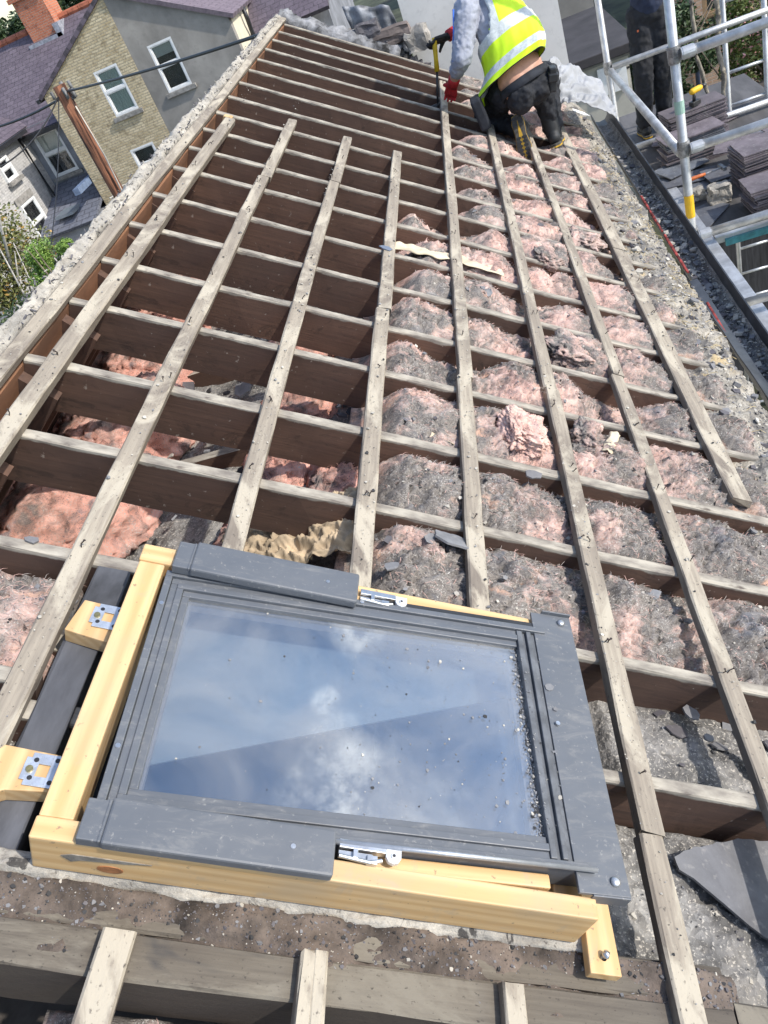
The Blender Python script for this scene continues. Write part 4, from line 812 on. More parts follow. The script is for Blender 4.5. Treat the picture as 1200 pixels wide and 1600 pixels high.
for k, (x, y, z, a, t) in enumerate(((1.42, 6.95, -2.70, .5, .10), (1.86, 6.75, -2.60, -.3, .05), (1.33, 5.95, -2.735, .9, .0), (1.72, 6.62, -2.72, .2, .08), (2.1, 7.0, -2.72, -.5, .05), (1.5, 7.75, -2.72, 1.2, .1), (1.9, 7.8, -2.735, .4, .0), (2.2, 6.7, -2.55, .3, .1))):
    m = MB(); m.prism([(-.22, -.12), (.18, -.13), (.23, .05), (.12, .13), (-.2, .12)], 0, .008); m.build('roof_slate', R.choice((SLP, SLB)), mw=Matrix.Translation((x, y, z)) @ Matrix.Rotation(a, 4, 'Z') @ Matrix.Rotation(t, 4, 'X') @ Matrix.Rotation(t*.6, 4, 'Y'), label='loose slate with a broken corner lying askew on the scaffold deck', cat='slate', group='loose slates strewn over the scaffold deck')
hm = empty('hammer', 'hammer with an orange handle lying on the slate stack', 'hammer', mat=Matrix.Translation(at(1096, 274, 2, -2.585)) @ Matrix.Rotation(.12, 4, 'Z'))
m = MB(); m.tube([(-.13, 0, 0), (-.10, 0, 0), (-.02, 0, 0), (.03, 0, 0)], [.013, .016, .014, .011], 10); m.build('handle', m_simple('orange_grip', (.62, .16, .04), .5, .2, 20), hm, smooth=True)
m = MB(); m.tube([(.03, 0, 0), (.16, 0, .002)], .007, 8); m.box(.15, .175, -.05, .06, -.012, .014); m.build('head', ALUD, hm)
lumpy_box('mortar_lump', (1.50, 6.12, -2.67), (.15, .11, .14), 31, MOR, 'pale mortar lump beside the orange handled hammer', 'rubble')
lumpy_box('mortar_lump', (1.38, 6.30, -2.70), (.12, .10, .09), 37, MOR, 'pale mortar lump leaning on the scaffold upright', 'rubble')
# cordless drill on the taller stack
dr = empty('cordless_drill', 'yellow and black cordless drill standing on the taller slate stack', 'drill', mat=Matrix.Translation((1.70, 7.42, -2.402)) @ Matrix.Rotation(.5, 4, 'Z') @ Matrix.Scale(.78, 4))
m = MB(); m.tube([(-.08, 0, .15), (-.06, 0, .15), (.04, 0, .15), (.07, 0, .15)], [.024, .033, .032, .022], 12); m.build('motor_housing', YL, dr, smooth=True)
m = MB(); m.tube([(.07, 0, .15), (.12, 0, .15), (.14, 0, .15)], [.022, .02, .008], 12); m.build('chuck', GRILL, dr, smooth=True)
m = MB(); m.tube([(-.03, 0, .13), (-.045, 0, .05)], [.02, .018], 10); m.build('handle', GRILL, dr, smooth=True)
m = MB(); m.box(-.09, .02, -.035, .035, .0, .05); m.build('battery', GRILL, dr, bevel=.006)
# old rope and climber stems hanging by the scaffold
def stems(pts, r, label, name, mat, cat, seed):
    m = MB(); P = []
    for k in range(len(pts)-1):
        a, b = Vector(pts[k]), Vector(pts[k+1])
        for j in range(12): t = j/12; p = a.lerp(b, t); P.append(p+Vector((.03*nz(p.z*4, seed), .02*nz(p.z*5, seed+3), 0)))
    P.append(Vector(pts[-1])); m.tube(P, [r*(1+.5*nz(p.z*15, seed)) for p in P], 8); return m.build(name, mat, smooth=True, label=label, cat=cat)
ROPE = m_simple('weathered_stem', (.30, .27, .22), .9, .4, 20, bump=.01)
stems([aty(1080, -5, 8.3), aty(1088, 90, 8.3), aty(1108, 150, 8.3)], .018, 'knotted hanging rope left of the scaffold ladder', 'hanging_rope', ROPE, 'rope', 1)
stems([aty(1118, -5, 7.85), aty(1124, 70, 7.85), aty(1132, 165, 7.85)], .022, 'thicker twisted rope hanging against the scaffold ladder', 'hanging_rope', ROPE, 'rope', 5)

# ------------------------------------------------------------------ background houses
BRK = m_brick('yellow_stock_brick', (.40, .30, .16), (.66, .56, .37), (.30, .26, .19), .016); RBRK = m_brick('red_brick', (.42, .13, .07), (.52, .19, .10), (.40, .33, .27), .01)
GREYR = m_simple('grey_roughcast', (.31, .29, .26), .95, .22, .8, bump=.01); GREYB = m_simple('blue_grey_roughcast', (.24, .25, .275), .95, .25, 1.6, bump=.02); CRM = m_simple('cream_wall', (.66, .60, .46), .9, .08, 2, bump=.003)
PSL = m_brick('purple_slating', (.095, .075, .095), (.145, .118, .142), (.045, .04, .045), .012, .5, (.32, .22), .02, 'XY')
TERR = m_simple('red_ridge_tile', (.40, .13, .07), .8, .3, 4, scale=(1, 1, 1)); CURT = m_simple('pale_curtain', (.55, .64, .56), .9, .2, 30, scale=(4, .1, .1)); ROOM = m_simple('dark_room', (.03, .035, .04), .9, .3, 3)
SILL = m_simple('grey_stone_sill', (.30, .285, .26), .9, .3, 8)
def sash_window(parent, x0, x1, z0, z1, y, curtain=None, mat=WHITE, ax='x', sill=True, blind=None, lintel=False):
    """casement let into the wall plane y (facing -y); its own frame of reference can be turned"""
    Mx = Matrix() if ax == 'x' else ax
    f = MB(); t = .07
    f.box(x0, x1, y-.05, y+.10, z1-t, z1, Mx); f.box(x0, x1, y-.05, y+.10, z0, z0+t, Mx); f.box(x0, x0+t, y-.048, y+.098, z0+t, z1-t, Mx); f.box(x1-t, x1, y-.048, y+.098, z0+t, z1-t, Mx); zm = (z0+z1)/2+.04
    f.box(x0+t, x1-t, y-.045, y+.095, zm-.04, zm+.04, Mx)
    for (a, b) in ((z0+t, zm-.04), (zm+.04, z1-t)):
        f.box(x0+t, x0+t+.035, y-.02, y+.05, a, b, Mx); f.box(x1-t-.035, x1-t, y-.02, y+.05, a, b, Mx); f.box(x0+t+.035, x1-t-.035, y-.02, y+.05, a, a+.03, Mx); f.box(x0+t+.035, x1-t-.035, y-.02, y+.05, b-.03, b, Mx)
    w_ = f.build('window', mat, parent, mw=Matrix(), bevel=.008)
    g_ = MB(); g_.box(x0+t+.034, x1-t-.034, y+.012, y+.018, z0+t, zm-.04, Mx); g_.box(x0+t+.034, x1-t-.034, y+.012, y+.018, zm+.04, z1-t, Mx); g_.build('pane', WGLASS, w_, mw=Matrix())
    r_ = MB(); r_.box(x0+.01, x1-.01, y+.30, y+.34, z0+.01, z1-.01, Mx); r_.box(x0+.01, x0+.03, y+.10, y+.30, z0+.01, z1-.01, Mx); r_.build('room', ROOM, w_, mw=Matrix())
    if curtain:
        c_ = MB()
        for (a, b) in curtain:
            n_ = 16; c_.add([Mx @ Vector((x0+t+(x1-x0-2*t)*(a+(b-a)*k/n_), y+.045+.02*math.sin(k*2.1), z)) for z in (z0+t, z1-t) for k in range(n_+1)], [(k, k+1, n_+2+k, n_+1+k) for k in range(n_)])
        c_.build('curtain', CURT, w_, mw=Matrix(), smooth=True)
    if blind:
        c_ = MB(); c_.box(x0+t, x1-t, y+.06, y+.07, z1-(z1-z0)*blind, z1-t, Mx); c_.build('blind', m_simple('pale_blind', (.50, .52, .46), .8, .05), w_, mw=Matrix())
    if sill:
        s_ = MB(); s_.box(x0-.10, x1+.12, y-.14, y-.0505, z0-.13, z0-.002, Mx); s_.build('sill', SILL, w_, mw=Matrix(), bevel=.006)
    if lintel:
        s_ = MB(); s_.box(x0-.12, x1+.12, y-.012, y+.01, z1+.02, z1+.25, Mx); s_.build('lintel', SILL, w_, mw=Matrix())
    return w_
def wall_with_holes(poly_fn, x0, x1, z0, holes, y, th, mat, parent, name='wall'):
    """vertical wall facing -y from x0..x1; top given by poly_fn(x); rectangular openings"""
    xs = sorted(set([x0, x1]+[h for q in holes for h in q[:2]])); m = MB()
    for a, b in zip(xs[:-1], xs[1:]):
        cuts = sorted([(q[2], q[3]) for q in holes if q[0] <= a+1e-6 and q[1] >= b-1e-6]); z = z0
        for (c, d) in cuts: m.box(a, b, y, y+th, z, c); z = d
        m.add([(a, y, z), (b, y, z), (b, y, poly_fn(b)), (a, y, poly_fn(a)), (a, y+th, z), (b, y+th, z), (b, y+th, poly_fn(b)), (a, y+th, poly_fn(a))], [(0, 1, 2, 3), (5, 4, 7, 6), (3, 2, 6, 7), (0, 4, 5, 1), (0, 3, 7, 4), (1, 5, 6, 2)])
    return m.build(name, mat, parent, mw=Matrix())
AX, AZ, SLP_ = -10.05, .13, .527
top = lambda x: AZ-abs(x-AX)*SLP_
# brick half of the paired return
BH = empty('brick_house', 'yellow brick gable house with two white windows behind the wooden pole', 'house', mat=Matrix.Translation((-11.7, 28, H0)))
W1 = (-11.45, -10.60, -3.0, -1.64); W3 = (-11.60, -10.72, -5.2, -4.02)
wall_with_holes(top, -13.35, AX, H0, [W1, W3], 27, .3, BRK, BH)
m = MB(); m.box(-13.35, -13.15, 27.3, 29, H0, top(-13.3)); m.build('side_wall', BRK, BH, mw=Matrix())
sash_window(BH, *W1, 27.05, curtain=[(0, .45), (.45, 1)]); sash_window(BH, *W3, 27.05, curtain=None, lintel=True)
def slab(parent, a, b, c, d, th, mat, name='roof'):   # a b lower/upper edge points, quad a,b,c,d
    m = MB(); P = [Vector(p) for p in (a, b, c, d)]; n_ = (P[1]-P[0]).cross(P[3]-P[0]).normalized()
    ex = (P[1]-P[0]).normalized(); ey = n_.cross(ex); M = Matrix(((ex.x, ey.x, n_.x, P[0].x), (ex.y, ey.y, n_.y, P[0].y), (ex.z, ey.z, n_.z, P[0].z), (0, 0, 0, 1))); Mi = M.inverted()
    Q = [Mi @ p for p in P]; m.add([Vector((q.x, q.y, 0)) for q in Q]+[Vector((q.x, q.y, -th)) for q in Q], [(0, 1, 2, 3), (7, 6, 5, 4), (0, 4, 5, 1), (1, 5, 6, 2), (2, 6, 7, 3), (3, 7, 4, 0)])
    return m.build(name, mat, parent, mw=M)
slab(BH, (AX, 26.92, AZ+.03), (AX, 31, AZ+.03), (-13.5, 31, top(-13.5)+.03), (-13.5, 26.92, top(-13.5)+.03), .12, PSL)
m = MB(); m.box(-13.62, -13.5, 26.9, 29, top(-13.5)-.13, top(-13.5)-.02); m.build('gutter', GRILL, BH, mw=Matrix())
GH = empty('grey_house', 'grey roughcast gable house with one white window and a slate roof', 'house', mat=Matrix.Translation((-8.4, 28, H0)))
W2 = (-9.46, -8.62, -2.95, -1.58)
wall_with_holes(top, AX+.002, -6.72, H0, [W2], 27.01, .29, GREYR, GH); sash_window(GH, *W2, 27.06, blind=.28)
m = MB(); m.box(-6.9, -6.719, 27.301, 31, H0, top(-6.72)-.02); m.build('side_wall', CRM, GH, mw=Matrix())
slab(GH, (-6.5, 26.9, top(-6.5)+.05), (-6.5, 31.5, top(-6.5)+.05), (AX+.01, 31.5, AZ+.05), (AX+.01, 26.9, AZ+.05), .12, m_brick('lilac_slating', (.16, .125, .15), (.21, .17, .195), (.09, .075, .09), .016, .5, (.34, .24), .02, 'YX'))
m = MB(); m.tube([(-6.55, 28.6, -1.75), (-6.55, 28.6, -2.1), (-6.6, 28.75, -2.4), (-6.6, 28.8, H0)], .07, 10); m.build('downpipe', GRILL, GH, mw=Matrix(), smooth=True)
# main terrace behind with its slope facing us
TH_ = empty('terrace_house', 'blue grey terrace with purple slate roof, red ridge tiles and brick chimney', 'house', mat=Matrix.Translation((-14, 31, H0)))
WA = (-15.55, -14.55, -4.25, -2.75)
wall_with_holes(lambda x: -2.45, -17.6, -13.36, H0, [WA], 29, .3, GREYB, TH_); sash_window(TH_, *WA, 29.06, blind=.55, lintel=True)
slab(TH_, (-40, 28.75, -2.62), (-4, 28.75, -2.62), (-4, 33.2, -.05), (-40, 33.2, -.05), .12, PSL)
slab(TH_, (-4, 37.6, -2.62), (-40, 37.6, -2.62), (-40, 33.2, -.05), (-4, 33.2, -.05), .12, PSL)
m = MB(); m.box(-40, -17.6, 29, 37.5, H0, -2.7); m.box(-17.6, -4.2, 29.9, 37.5, H0, -2.7); m.build('main_wall', GREYB, TH_, mw=Matrix())
m = MB()
for k in range(78): m.tube([(-40+.46*k, 33.2, -.03), (-40+.46*k+.44, 33.2, -.03)], .13, 8)
m.build('ridge_tiles', TERR, TH_, mw=Matrix()); m = MB(); m.box(-18, -13.4, 28.62, 28.76, -2.78, -2.64); m.build('gutter', GRILL, TH_, mw=Matrix())
m = MB(); m.box(-15.35, -14.2, 32.6, 33.7, -1.0, 1.6); m.box(-15.45, -14.1, 32.5, 33.8, .9, 1.05); m.build('chimney', RBRK, TH_, mw=Matrix())
m = MB(); m.box(-15.5, -14.05, 32.35, 32.62, -.75, -.42); m.box(-14.25, -14.02, 32.35, 33.5, -.6, -.1); m.build('chimney_flashing', m_simple('pale_lead', (.35, .36, .40), .6, .3), TH_, mw=Matrix())
# white return at the far left, side wall facing right
WR = empty('white_house', 'white painted brick house wall with black downpipe at the left edge', 'house', mat=Matrix.Translation((-17, 26, H0)))
WX = -15.75
m = MB(); m.box(WX-5, WX, 22, 28.99, H0, -2.35); m.build('wall', m_brick('whitewashed_brick', (.40, .39, .38), (.50, .485, .46), (.36, .35, .33), .01, .5, (.23, .075), .006, 'YZ'), WR, mw=Matrix())
slab(WR, (WX+.2, 21.8, -2.4), (WX+.2, 29.5, -2.4), (WX-3, 29.5, -.6), (WX-3, 21.8, -.6), .12, PSL)
m = MB(); m.box(WX+.2, WX+.33, 21.8, 28.7, -2.55, -2.42); m.build('gutter', GRILL, WR, mw=Matrix())
m = MB(); m.tube([(WX+.12, 28.3, -2.5), (WX+.12, 28.3, -4.6), (WX+.3, 28.1, -4.9)], .07, 8); m.build('downpipe', GRILL, WR, mw=Matrix(), smooth=True)
RW = Matrix.Translation((WX, 0, 0)) @ Matrix.Rotation(rad(90), 4, 'Z')     # local x -> +y, local y -> -x
m = MB(); m.box(26.1, 27.1, -.06, -.001, -2.75, -2.9, RW); 
sash_window(WR, 26.2, 27.0, -3.45, -2.75, -.06, ax=RW, sill=True)
sash_window(WR, 26.0, 27.1, -5.6, -4.2, -.06, ax=RW, sill=True, lintel=True)
# slated lean-to roofs below
LT = empty('lean_to', 'slate roofed lean-to with a skylight between the brick and white houses', 'lean-to', mat=Matrix.Translation((-14.4, 27.5, H0)))
m = MB(); m.box(-15.6, -13.4, 26.0, 28.98, H0, -5.35); m.build('wall', GREYB, LT, mw=Matrix())
slab(LT, (-15.7, 25.8, -5.35), (-13.38, 25.8, -5.35), (-13.38, 28.98, -4.45), (-15.7, 28.98, -4.45), .1, m_brick('blue_slating', (.10, .11, .14), (.17, .18, .22), (.03, .03, .04), .02, .5, (.5, .28), .03, 'XY'), 'roof')
m = MB(); m.box(-13.62, -13.40, 25.9, 28.9, -4.50, -4.30); m.build('lead_valley', m_simple('blue_lead', (.16, .22, .34), .6, .2), LT, mw=Matrix())
m = MB(); m.box(-14.95, -14.25, 26.3, 27.2, -5.06, -4.96, Matrix()); m.build('skylight', m_simple('pale_blue_skylight', (.20, .235, .27), .3, .1), LT, mw=Matrix())
# utility pole and cables
UP = empty('utility_pole', 'brown wooden utility pole carrying black cables in front of the brick house', 'pole', mat=Matrix.Translation((-5.65, 12, H0)))
m = MB(); m.tube([(-5.66, 12, H0), (-5.65, 12, -3), (-5.64, 12, -.70)], [.13, .105, .092], 18); m.build('pole', m_simple('creosoted_pole', (.25, .105, .055), .9, .7, 7, scale=(3, 3, .25), bump=.01), UP, mw=Matrix(), smooth=True)
m = MB()
for k in range(9): a = R.random()*6.3; p = Vector((-5.64+.15*math.cos(a), 12+.12*math.sin(a), -.75-R.random()*.18)); m.tube([p, p+Vector((0, 0, .10))], .025, 7); m.tube([p, (-5.64, 12, p.z)], .012, 5)
m.build('insulators', m_simple('pale_grey_fitting', (.20, .20, .20), .6, .4), UP, mw=Matrix(), smooth=True)
def cable(a, b, sag, r, label, n_=24, parent=None, nm='overhead_cable'):
    a, b = Vector(a), Vector(b); m = MB(); m.tube([a.lerp(b, k/n_)-Vector((0, 0, sag*4*(k/n_)*(1-k/n_))) for k in range(n_+1)], r, 7); return m.build(nm, BLACK, smooth=True, label=label, cat='cable')
cable((-5.6, 12, -.80), aty(460, 36, 7.5), .03, .016, 'thick black cable from the pole to the ridge of the stripped roof')
cable((-5.7, 12, -.85), aty(-30, 205, 13.5), .05, .018, 'thick black cable running left from the pole')
cable((-5.7, 12, -.80), aty(-30, 275, 10), .15, .010, 'thin wire drooping down left from the pole')
cable((-5.7, 12, -.78), aty(70, 440, 8.5), .10, .007, 'thin wire dropping steeply from the pole past the white door')
m = MB(); m.tube([(-5.53, 11.93, -1.0), (-5.50, 11.9, -1.7), (-5.56, 11.9, -2.6), (-5.52, 11.9, -5)], .012, 6); m.build('guard_wire', m_simple('pale_wire', (.55, .52, .45), .7, .1), UP, mw=Matrix(), smooth=True)

# ------------------------------------------------------------------ right hand background
EX = empty('flat_roof_extension', 'cream walled extension with a dark flat roof behind the scaffold', 'extension', mat=Matrix.Translation((1, 13, H0)))
m = MB(); m.box(-2.2, 1.93, 12, 14.6, H0, -2.93); m.build('wall', m_simple('beige_wall', (.46, .44, .38), .9, .08, 1.5), EX, mw=Matrix())
m = MB(); m.box(-2.3, 2.05, 11.85, 14.8, -2.905, -2.79); m.build('flat_roof', m_simple('dark_felt_roof', (.055, .05, .052), .9, .3, 2), EX, mw=Matrix(), bevel=.01)
m = MB(); m.box(-2.25, 2.0, 11.92, 14.7, -2.95, -2.906); m.build('fascia', m_simple('weathered_fascia', (.25, .24, .22), .8, .2), EX, mw=Matrix())
m = MB(); m.box(1.50, 1.88, 11.95, 11.999, -3.35, -3.0); m.build('white_panel', WHITE, EX, mw=Matrix())
m = MB(); m.box(1.05, 1.93, 11.96, 11.999, -3.12, -3.10); m.build('wall_cable', BLACK, EX, mw=Matrix())
m = MB(); m.box(-1, 2.2, 16.5, 22, H0, -1.6); gw = m.build('neighbour_wall', GREYR); recenter(gw); props(gw, 'plain grey rendered building behind the flat roofed extension', 'building')
for k in range(3):
    m = MB(); m.box(.8, 2.15, 16.40, 16.5, -3.35-.35*k, -3.2-.35*k); m.build('string_course', SILL, gw, mw=Matrix())
RB = empty('brick_house', 'red brown brick house with a timber framed window behind the flowering shrub', 'house', mat=Matrix.Translation((6, 21, H0)))
WB = (4.85, 5.45, -5.4, -4.2)
wall_with_holes(lambda x: -2.0, 4.2, 9.5, H0, [WB, (6.1, 6.9, -6.6, -4.3)], 20, .3, m_brick('brown_brick', (.36, .22, .14), (.46, .31, .22), (.40, .36, .30), .012), RB)
TIM = m_simple('brown_timber', (.30, .20, .11), .6, .2); sash_window(RB, *WB, 20.05, mat=TIM); sash_window(RB, 6.1, 6.9, -6.6, -4.3, 20.05, mat=TIM)
m = MB(); m.tube([(4.62, 19.93, -2), (4.62, 19.93, H0)], .05, 8); m.build('downpipe', m_simple('blue_pipe', (.06, .08, .14), .5, .1), RB, mw=Matrix(), smooth=True)
LB = empty('low_extension', 'grey block extension with dark window and ladder below the scaffold at right', 'extension', mat=Matrix.Translation((3.2, 12, H0)))
wall_with_holes(lambda x: -4.3, 2.30, 4.6, H0, [(2.62, 2.90, -6.3, -5.4), (3.02, 3.16, -6.3, -5.4)], 11, .25, m_brick('grey_block', (.24, .23, .24), (.29, .28, .29), (.20, .19, .19), .012, .5, (.44, .12), .01), LB)
sash_window(LB, 2.62, 2.90, -6.3, -5.4, 11.05, mat=TIM, sill=False); sash_window(LB, 3.02, 3.16, -6.3, -5.4, 11.05, mat=TIM, sill=False)
m = MB(); m.box(2.2, 4.7, 10.8, 13, -4.299, -4.2); m.build('flat_roof', m_simple('brown_felt', (.10, .085, .075), .9, .3, 3), LB, mw=Matrix())
m = MB(); m.box(1.85, 3.6, 9.5, 9.56, H0, -4.5); o = m.build('garden_fence', m_simple('black_mesh_fence', (.045, .045, .05), .9, .4, 8, scale=(4, 1, .3))); recenter(o); props(o, 'dark garden fence seen through the scaffold tubes', 'fence')
m = MB(); m.box(-3.6, -1.9, 19, 19.3, H0, -2.3); o = m.build('garden_wall', m_brick('old_brick', (.28, .18, .12), (.36, .27, .18), (.3, .27, .22), .012)); recenter(o); props(o, 'old brown brick garden wall beyond the top end of the roof', 'wall')
gh = empty('greenhouse', 'green glazed greenhouse just beyond the top edge of the roof', 'greenhouse', mat=Matrix.Translation((-2, 16, H0)))
m = MB(); m.box(-2.6, -1.1, 15, 17, H0, -3.0); m.build('glazing', m_simple('green_glazing', (.05, .10, .09), .2, .2), gh, mw=Matrix())
m = MB()
for k in range(5): m.box(-2.62+.37*k, -2.58+.37*k, 14.96, 17.02, H0, -2.97)
m.box(-2.64, -1.06, 14.95, 14.99, -3.02, -2.96); m.build('glazing_bars', WHITE, gh, mw=Matrix())

# ------------------------------------------------------------------ trees and shrubs
def leaves(m, c, rad3, n_, ls, seed, hollow=.45, clump=14, dens=.0):
    c = Vector(c); rr = random.Random(seed); cl = []
    for k in range(clump):
        d = Vector((rr.gauss(0, 1), rr.gauss(0, 1), rr.gauss(0, 1)))
        if d.length < .01: continue
        d.normalize(); t = rr.uniform(.35, .95); cl.append((Vector((d.x*rad3[0]*t, d.y*rad3[1]*t, d.z*rad3[2]*t)), rr.uniform(.22, .42)))
    for k in range(n_):
        q, s_ = rr.choice(cl); d = Vector((rr.gauss(0, 1), rr.gauss(0, 1), rr.gauss(0, 1))).normalized()*rr.random()**.4
        p = c+q+Vector((d.x*rad3[0]*s_, d.y*rad3[1]*s_, d.z*rad3[2]*s_)); l = ls*rr.uniform(.6, 1.3)
        a = Vector((rr.gauss(0, 1), rr.gauss(0, 1), rr.gauss(0, .6))).normalized(); b = a.cross(Vector((rr.gauss(0, 1), rr.gauss(0, 1), rr.gauss(0, 1)))).normalized()
        m.add([p-a*l, p+b*l*.42, p+a*l, p-b*l*.42], [(0, 1, 2, 3)])
def tree(name, base, crown, rad3, n_, ls, mat, label, cat, seed, bark, trunk_r=.08, clump=14, limbs=7, group=None):
    t = empty(name, label, cat, group, Matrix.Translation(base)); rr = random.Random(seed); m = MB(); b, c = Vector(base), Vector(crown)
    mid = b.lerp(c, .6)+Vector((rr.uniform(-.1, .1), rr.uniform(-.1, .1), 0)); m.tube([b, b.lerp(mid, .5), mid, c], [trunk_r, trunk_r*.8, trunk_r*.6, trunk_r*.2], 8)
    for k in range(limbs):
        s0 = b.lerp(c, rr.uniform(.45, .9)); d = Vector((rr.gauss(0, 1)*rad3[0], rr.gauss(0, 1)*rad3[1], abs(rr.gauss(0, 1))*rad3[2]))*.6; e = c+d; m.tube([s0, s0.lerp(e, .5)+Vector((0, 0, .1*rad3[2])), e], [trunk_r*.4, trunk_r*.25, trunk_r*.07], 6)
    m.build('trunk', bark, t, mw=Matrix(), smooth=True); m = MB(); leaves(m, crown, rad3, n_, ls, seed, clump=clump); m.build('crown', mat, t, mw=Matrix()); return t
BARK = m_simple('grey_bark', (.24, .19, .14), .9, .4, 12); BIRCH = m_simple('pale_birch_bark', (.62, .58, .52), .8, .3, 14)
LG = m_leaf('bright_leaf', (.10, .20, .03), (.26, .38, .08)); LA = m_leaf('autumn_leaf', (.09, .11, .03), (.20, .20, .06), (.40, .24, .06)); LD = m_leaf('dark_leaf', (.025, .05, .018), (.07, .11, .04)); LF = m_leaf('shrub_leaf', (.07, .11, .025), (.17, .20, .05), (.72, .36, .34))
p = aty(84, 402, 8.6); tree('garden_tree', (p.x, p.y, H0), (p.x, p.y, p.z-.03), (.36, .40, .32), 15000, .019, LG, 'bright green rounded tree just beyond the ridge at the left', 'tree', 3, BARK, .07, 26)
p = aty(-12, 400, 10.0); tree('birch_tree', (p.x-.1, p.y, H0), (p.x-.15, p.y, p.z-.1), (.75, .9, .95), 9500, .032, LA, 'thin autumn birch with pale stems at the left edge of the photo', 'tree', 5, BIRCH, .07, 30, 16)
p = aty(0, 500, 9.0); tree('garden_shrub', (p.x, p.y, H0), (p.x+.2, p.y, p.z-.3), (.8, .9, .5), 9000, .035, LD, 'dark green shrub below the birch at the left edge', 'shrub', 8, BARK, .06, 20)
p = aty(8, 50, 48); tree('distant_tree', (p.x, p.y, H0), (p.x-1.0, p.y, p.z-.6), (3.0, 3, 2.2), 9000, .16, LD, 'dark tree rising behind the purple slate roof at the top left', 'tree', 9, BARK, .3, 20)
p = aty(118, 5, 46); tree('distant_tree', (p.x, p.y, H0), (p.x, p.y, p.z+.6), (1.8, 2, 1.5), 6000, .15, LD, 'small dark tree top right of the brick chimney', 'tree', 10, BARK, .25, 14)
tree('flowering_shrub', (4.05, 13.2, H0), (4.05, 13.2, -3.85), (.85, .8, .95), 22000, .034, LF, 'leafy shrub with pink blossoms seen through the scaffold at top right', 'shrub', 11, BARK, .06, 30)
tree('garden_shrub', (3.6, 11.5, H0), (3.75, 11.4, -6.2), (.9, .6, .7), 8000, .035, m_leaf('lawn_leaf', (.05, .11, .02), (.12, .22, .04)), 'green shrub at the foot of the grey block extension', 'shrub', 12, BARK, .05, 16)
p = aty(1192, 180, 9); tree('garden_shrub', (p.x, p.y, H0), (p.x+.2, p.y, p.z), (.25, .3, .3), 4000, .03, LG, 'bright green shrub tip at the right edge beyond the slate stacks', 'shrub', 13, BARK, .04, 10)
p = aty(1000, 60, 16); tree('hedge', (p.x, p.y, H0), (p.x+.2, p.y, p.z-.6), (1.0, 1, 1.0), 12000, .05, LD, 'dark green hedge behind the flat roofed extension', 'hedge', 14, BARK, .08, 20)
for (x, y, n_) in ((-20, 60, 1), (-32, 66, 2), (2, 60, 3), (14, 55, 4), (26, 60, 5), (9, 34, 6)):
    tree('distant_tree', (x, y, H0), (x, y, H0+4.0), (4.5, 4, 3.2), 5000, .30, LD, f'distant dark tree standing beyond the gardens', 'tree', 30+n_, BARK, .3, 20, group='distant trees beyond the gardens')

# ------------------------------------------------------------------ people
def capsule_body(name, segs, mat, parent, voxel=.012, wr=0, wscale=.06, balls=(), smooth_it=4):
    """one continuous surface: tapered limbs and ellipsoids fused by a voxel remesh"""
    m = MB()
    for (a, ra, b, rb) in segs:
        a, b = Vector(a), Vector(b); m.tube([a, a.lerp(b, .33), a.lerp(b, .66), b], [ra, ra+(rb-ra)*.33, ra+(rb-ra)*.66, rb], 16); m.ball(a, ra*.995, 14, 10); m.ball(b, rb*.995, 14, 10)
    for (c, r, Mx) in balls:
        n0 = len(m.v); m.ball((0, 0, 0), 1, 18, 12, r)
        for k in range(n0, len(m.v)): m.v[k] = Mx @ m.v[k]+Vector(c)
    o = m.build(name, mat, parent, mw=Matrix(), smooth=True)
    r = o.modifiers.new('remesh', 'REMESH'); r.mode = 'VOXEL'; r.voxel_size = voxel; r.use_smooth_shade = True
    s_ = o.modifiers.new('smooth', 'SMOOTH'); s_.factor = .5; s_.iterations = smooth_it
    if wr:
        t = bpy.data.textures.new(name+'_folds', 'CLOUDS'); t.noise_scale = wscale; t.noise_depth = 2
        d = o.modifiers.new('folds', 'DISPLACE'); d.texture = t; d.strength = wr; d.mid_level = .5; d.texture_coords = 'GLOBAL'
    return o
SKIN = m_simple('sunburnt_skin', (.55, .30, .21), .55, .12, 10, bump=.001); GREYK = m_simple('grey_knit', (.36, .38, .45), .9, .12, 14, bump=.002)
NAVY = m_simple('dark_work_cloth', (.022, .026, .036), .85, .4, 12, bump=.003); JEAN = m_simple('charcoal_trousers', (.017, .019, .025), .85, .35, 9, bump=.003)
RUBR = m_simple('boot_leather', (.02, .022, .025), .6, .3, 20); SOLEM = m_simple('boot_sole', (.10, .095, .085), .9, .4, 30); YEL = m_simple('boot_yellow', (.60, .36, .03), .6, .2, 20)
REDG = m_simple('red_glove', (.52, .02, .025), .7, .25, 30, bump=.002); BLKG = m_simple('black_palm', (.02, .02, .022), .6, .3, 30); HAIR = m_simple('brown_hair', (.06, .04, .025), .9, .3, 60)
BLUEP = m_simple('blue_piping', (.05, .16, .60), .7, .1, 20)
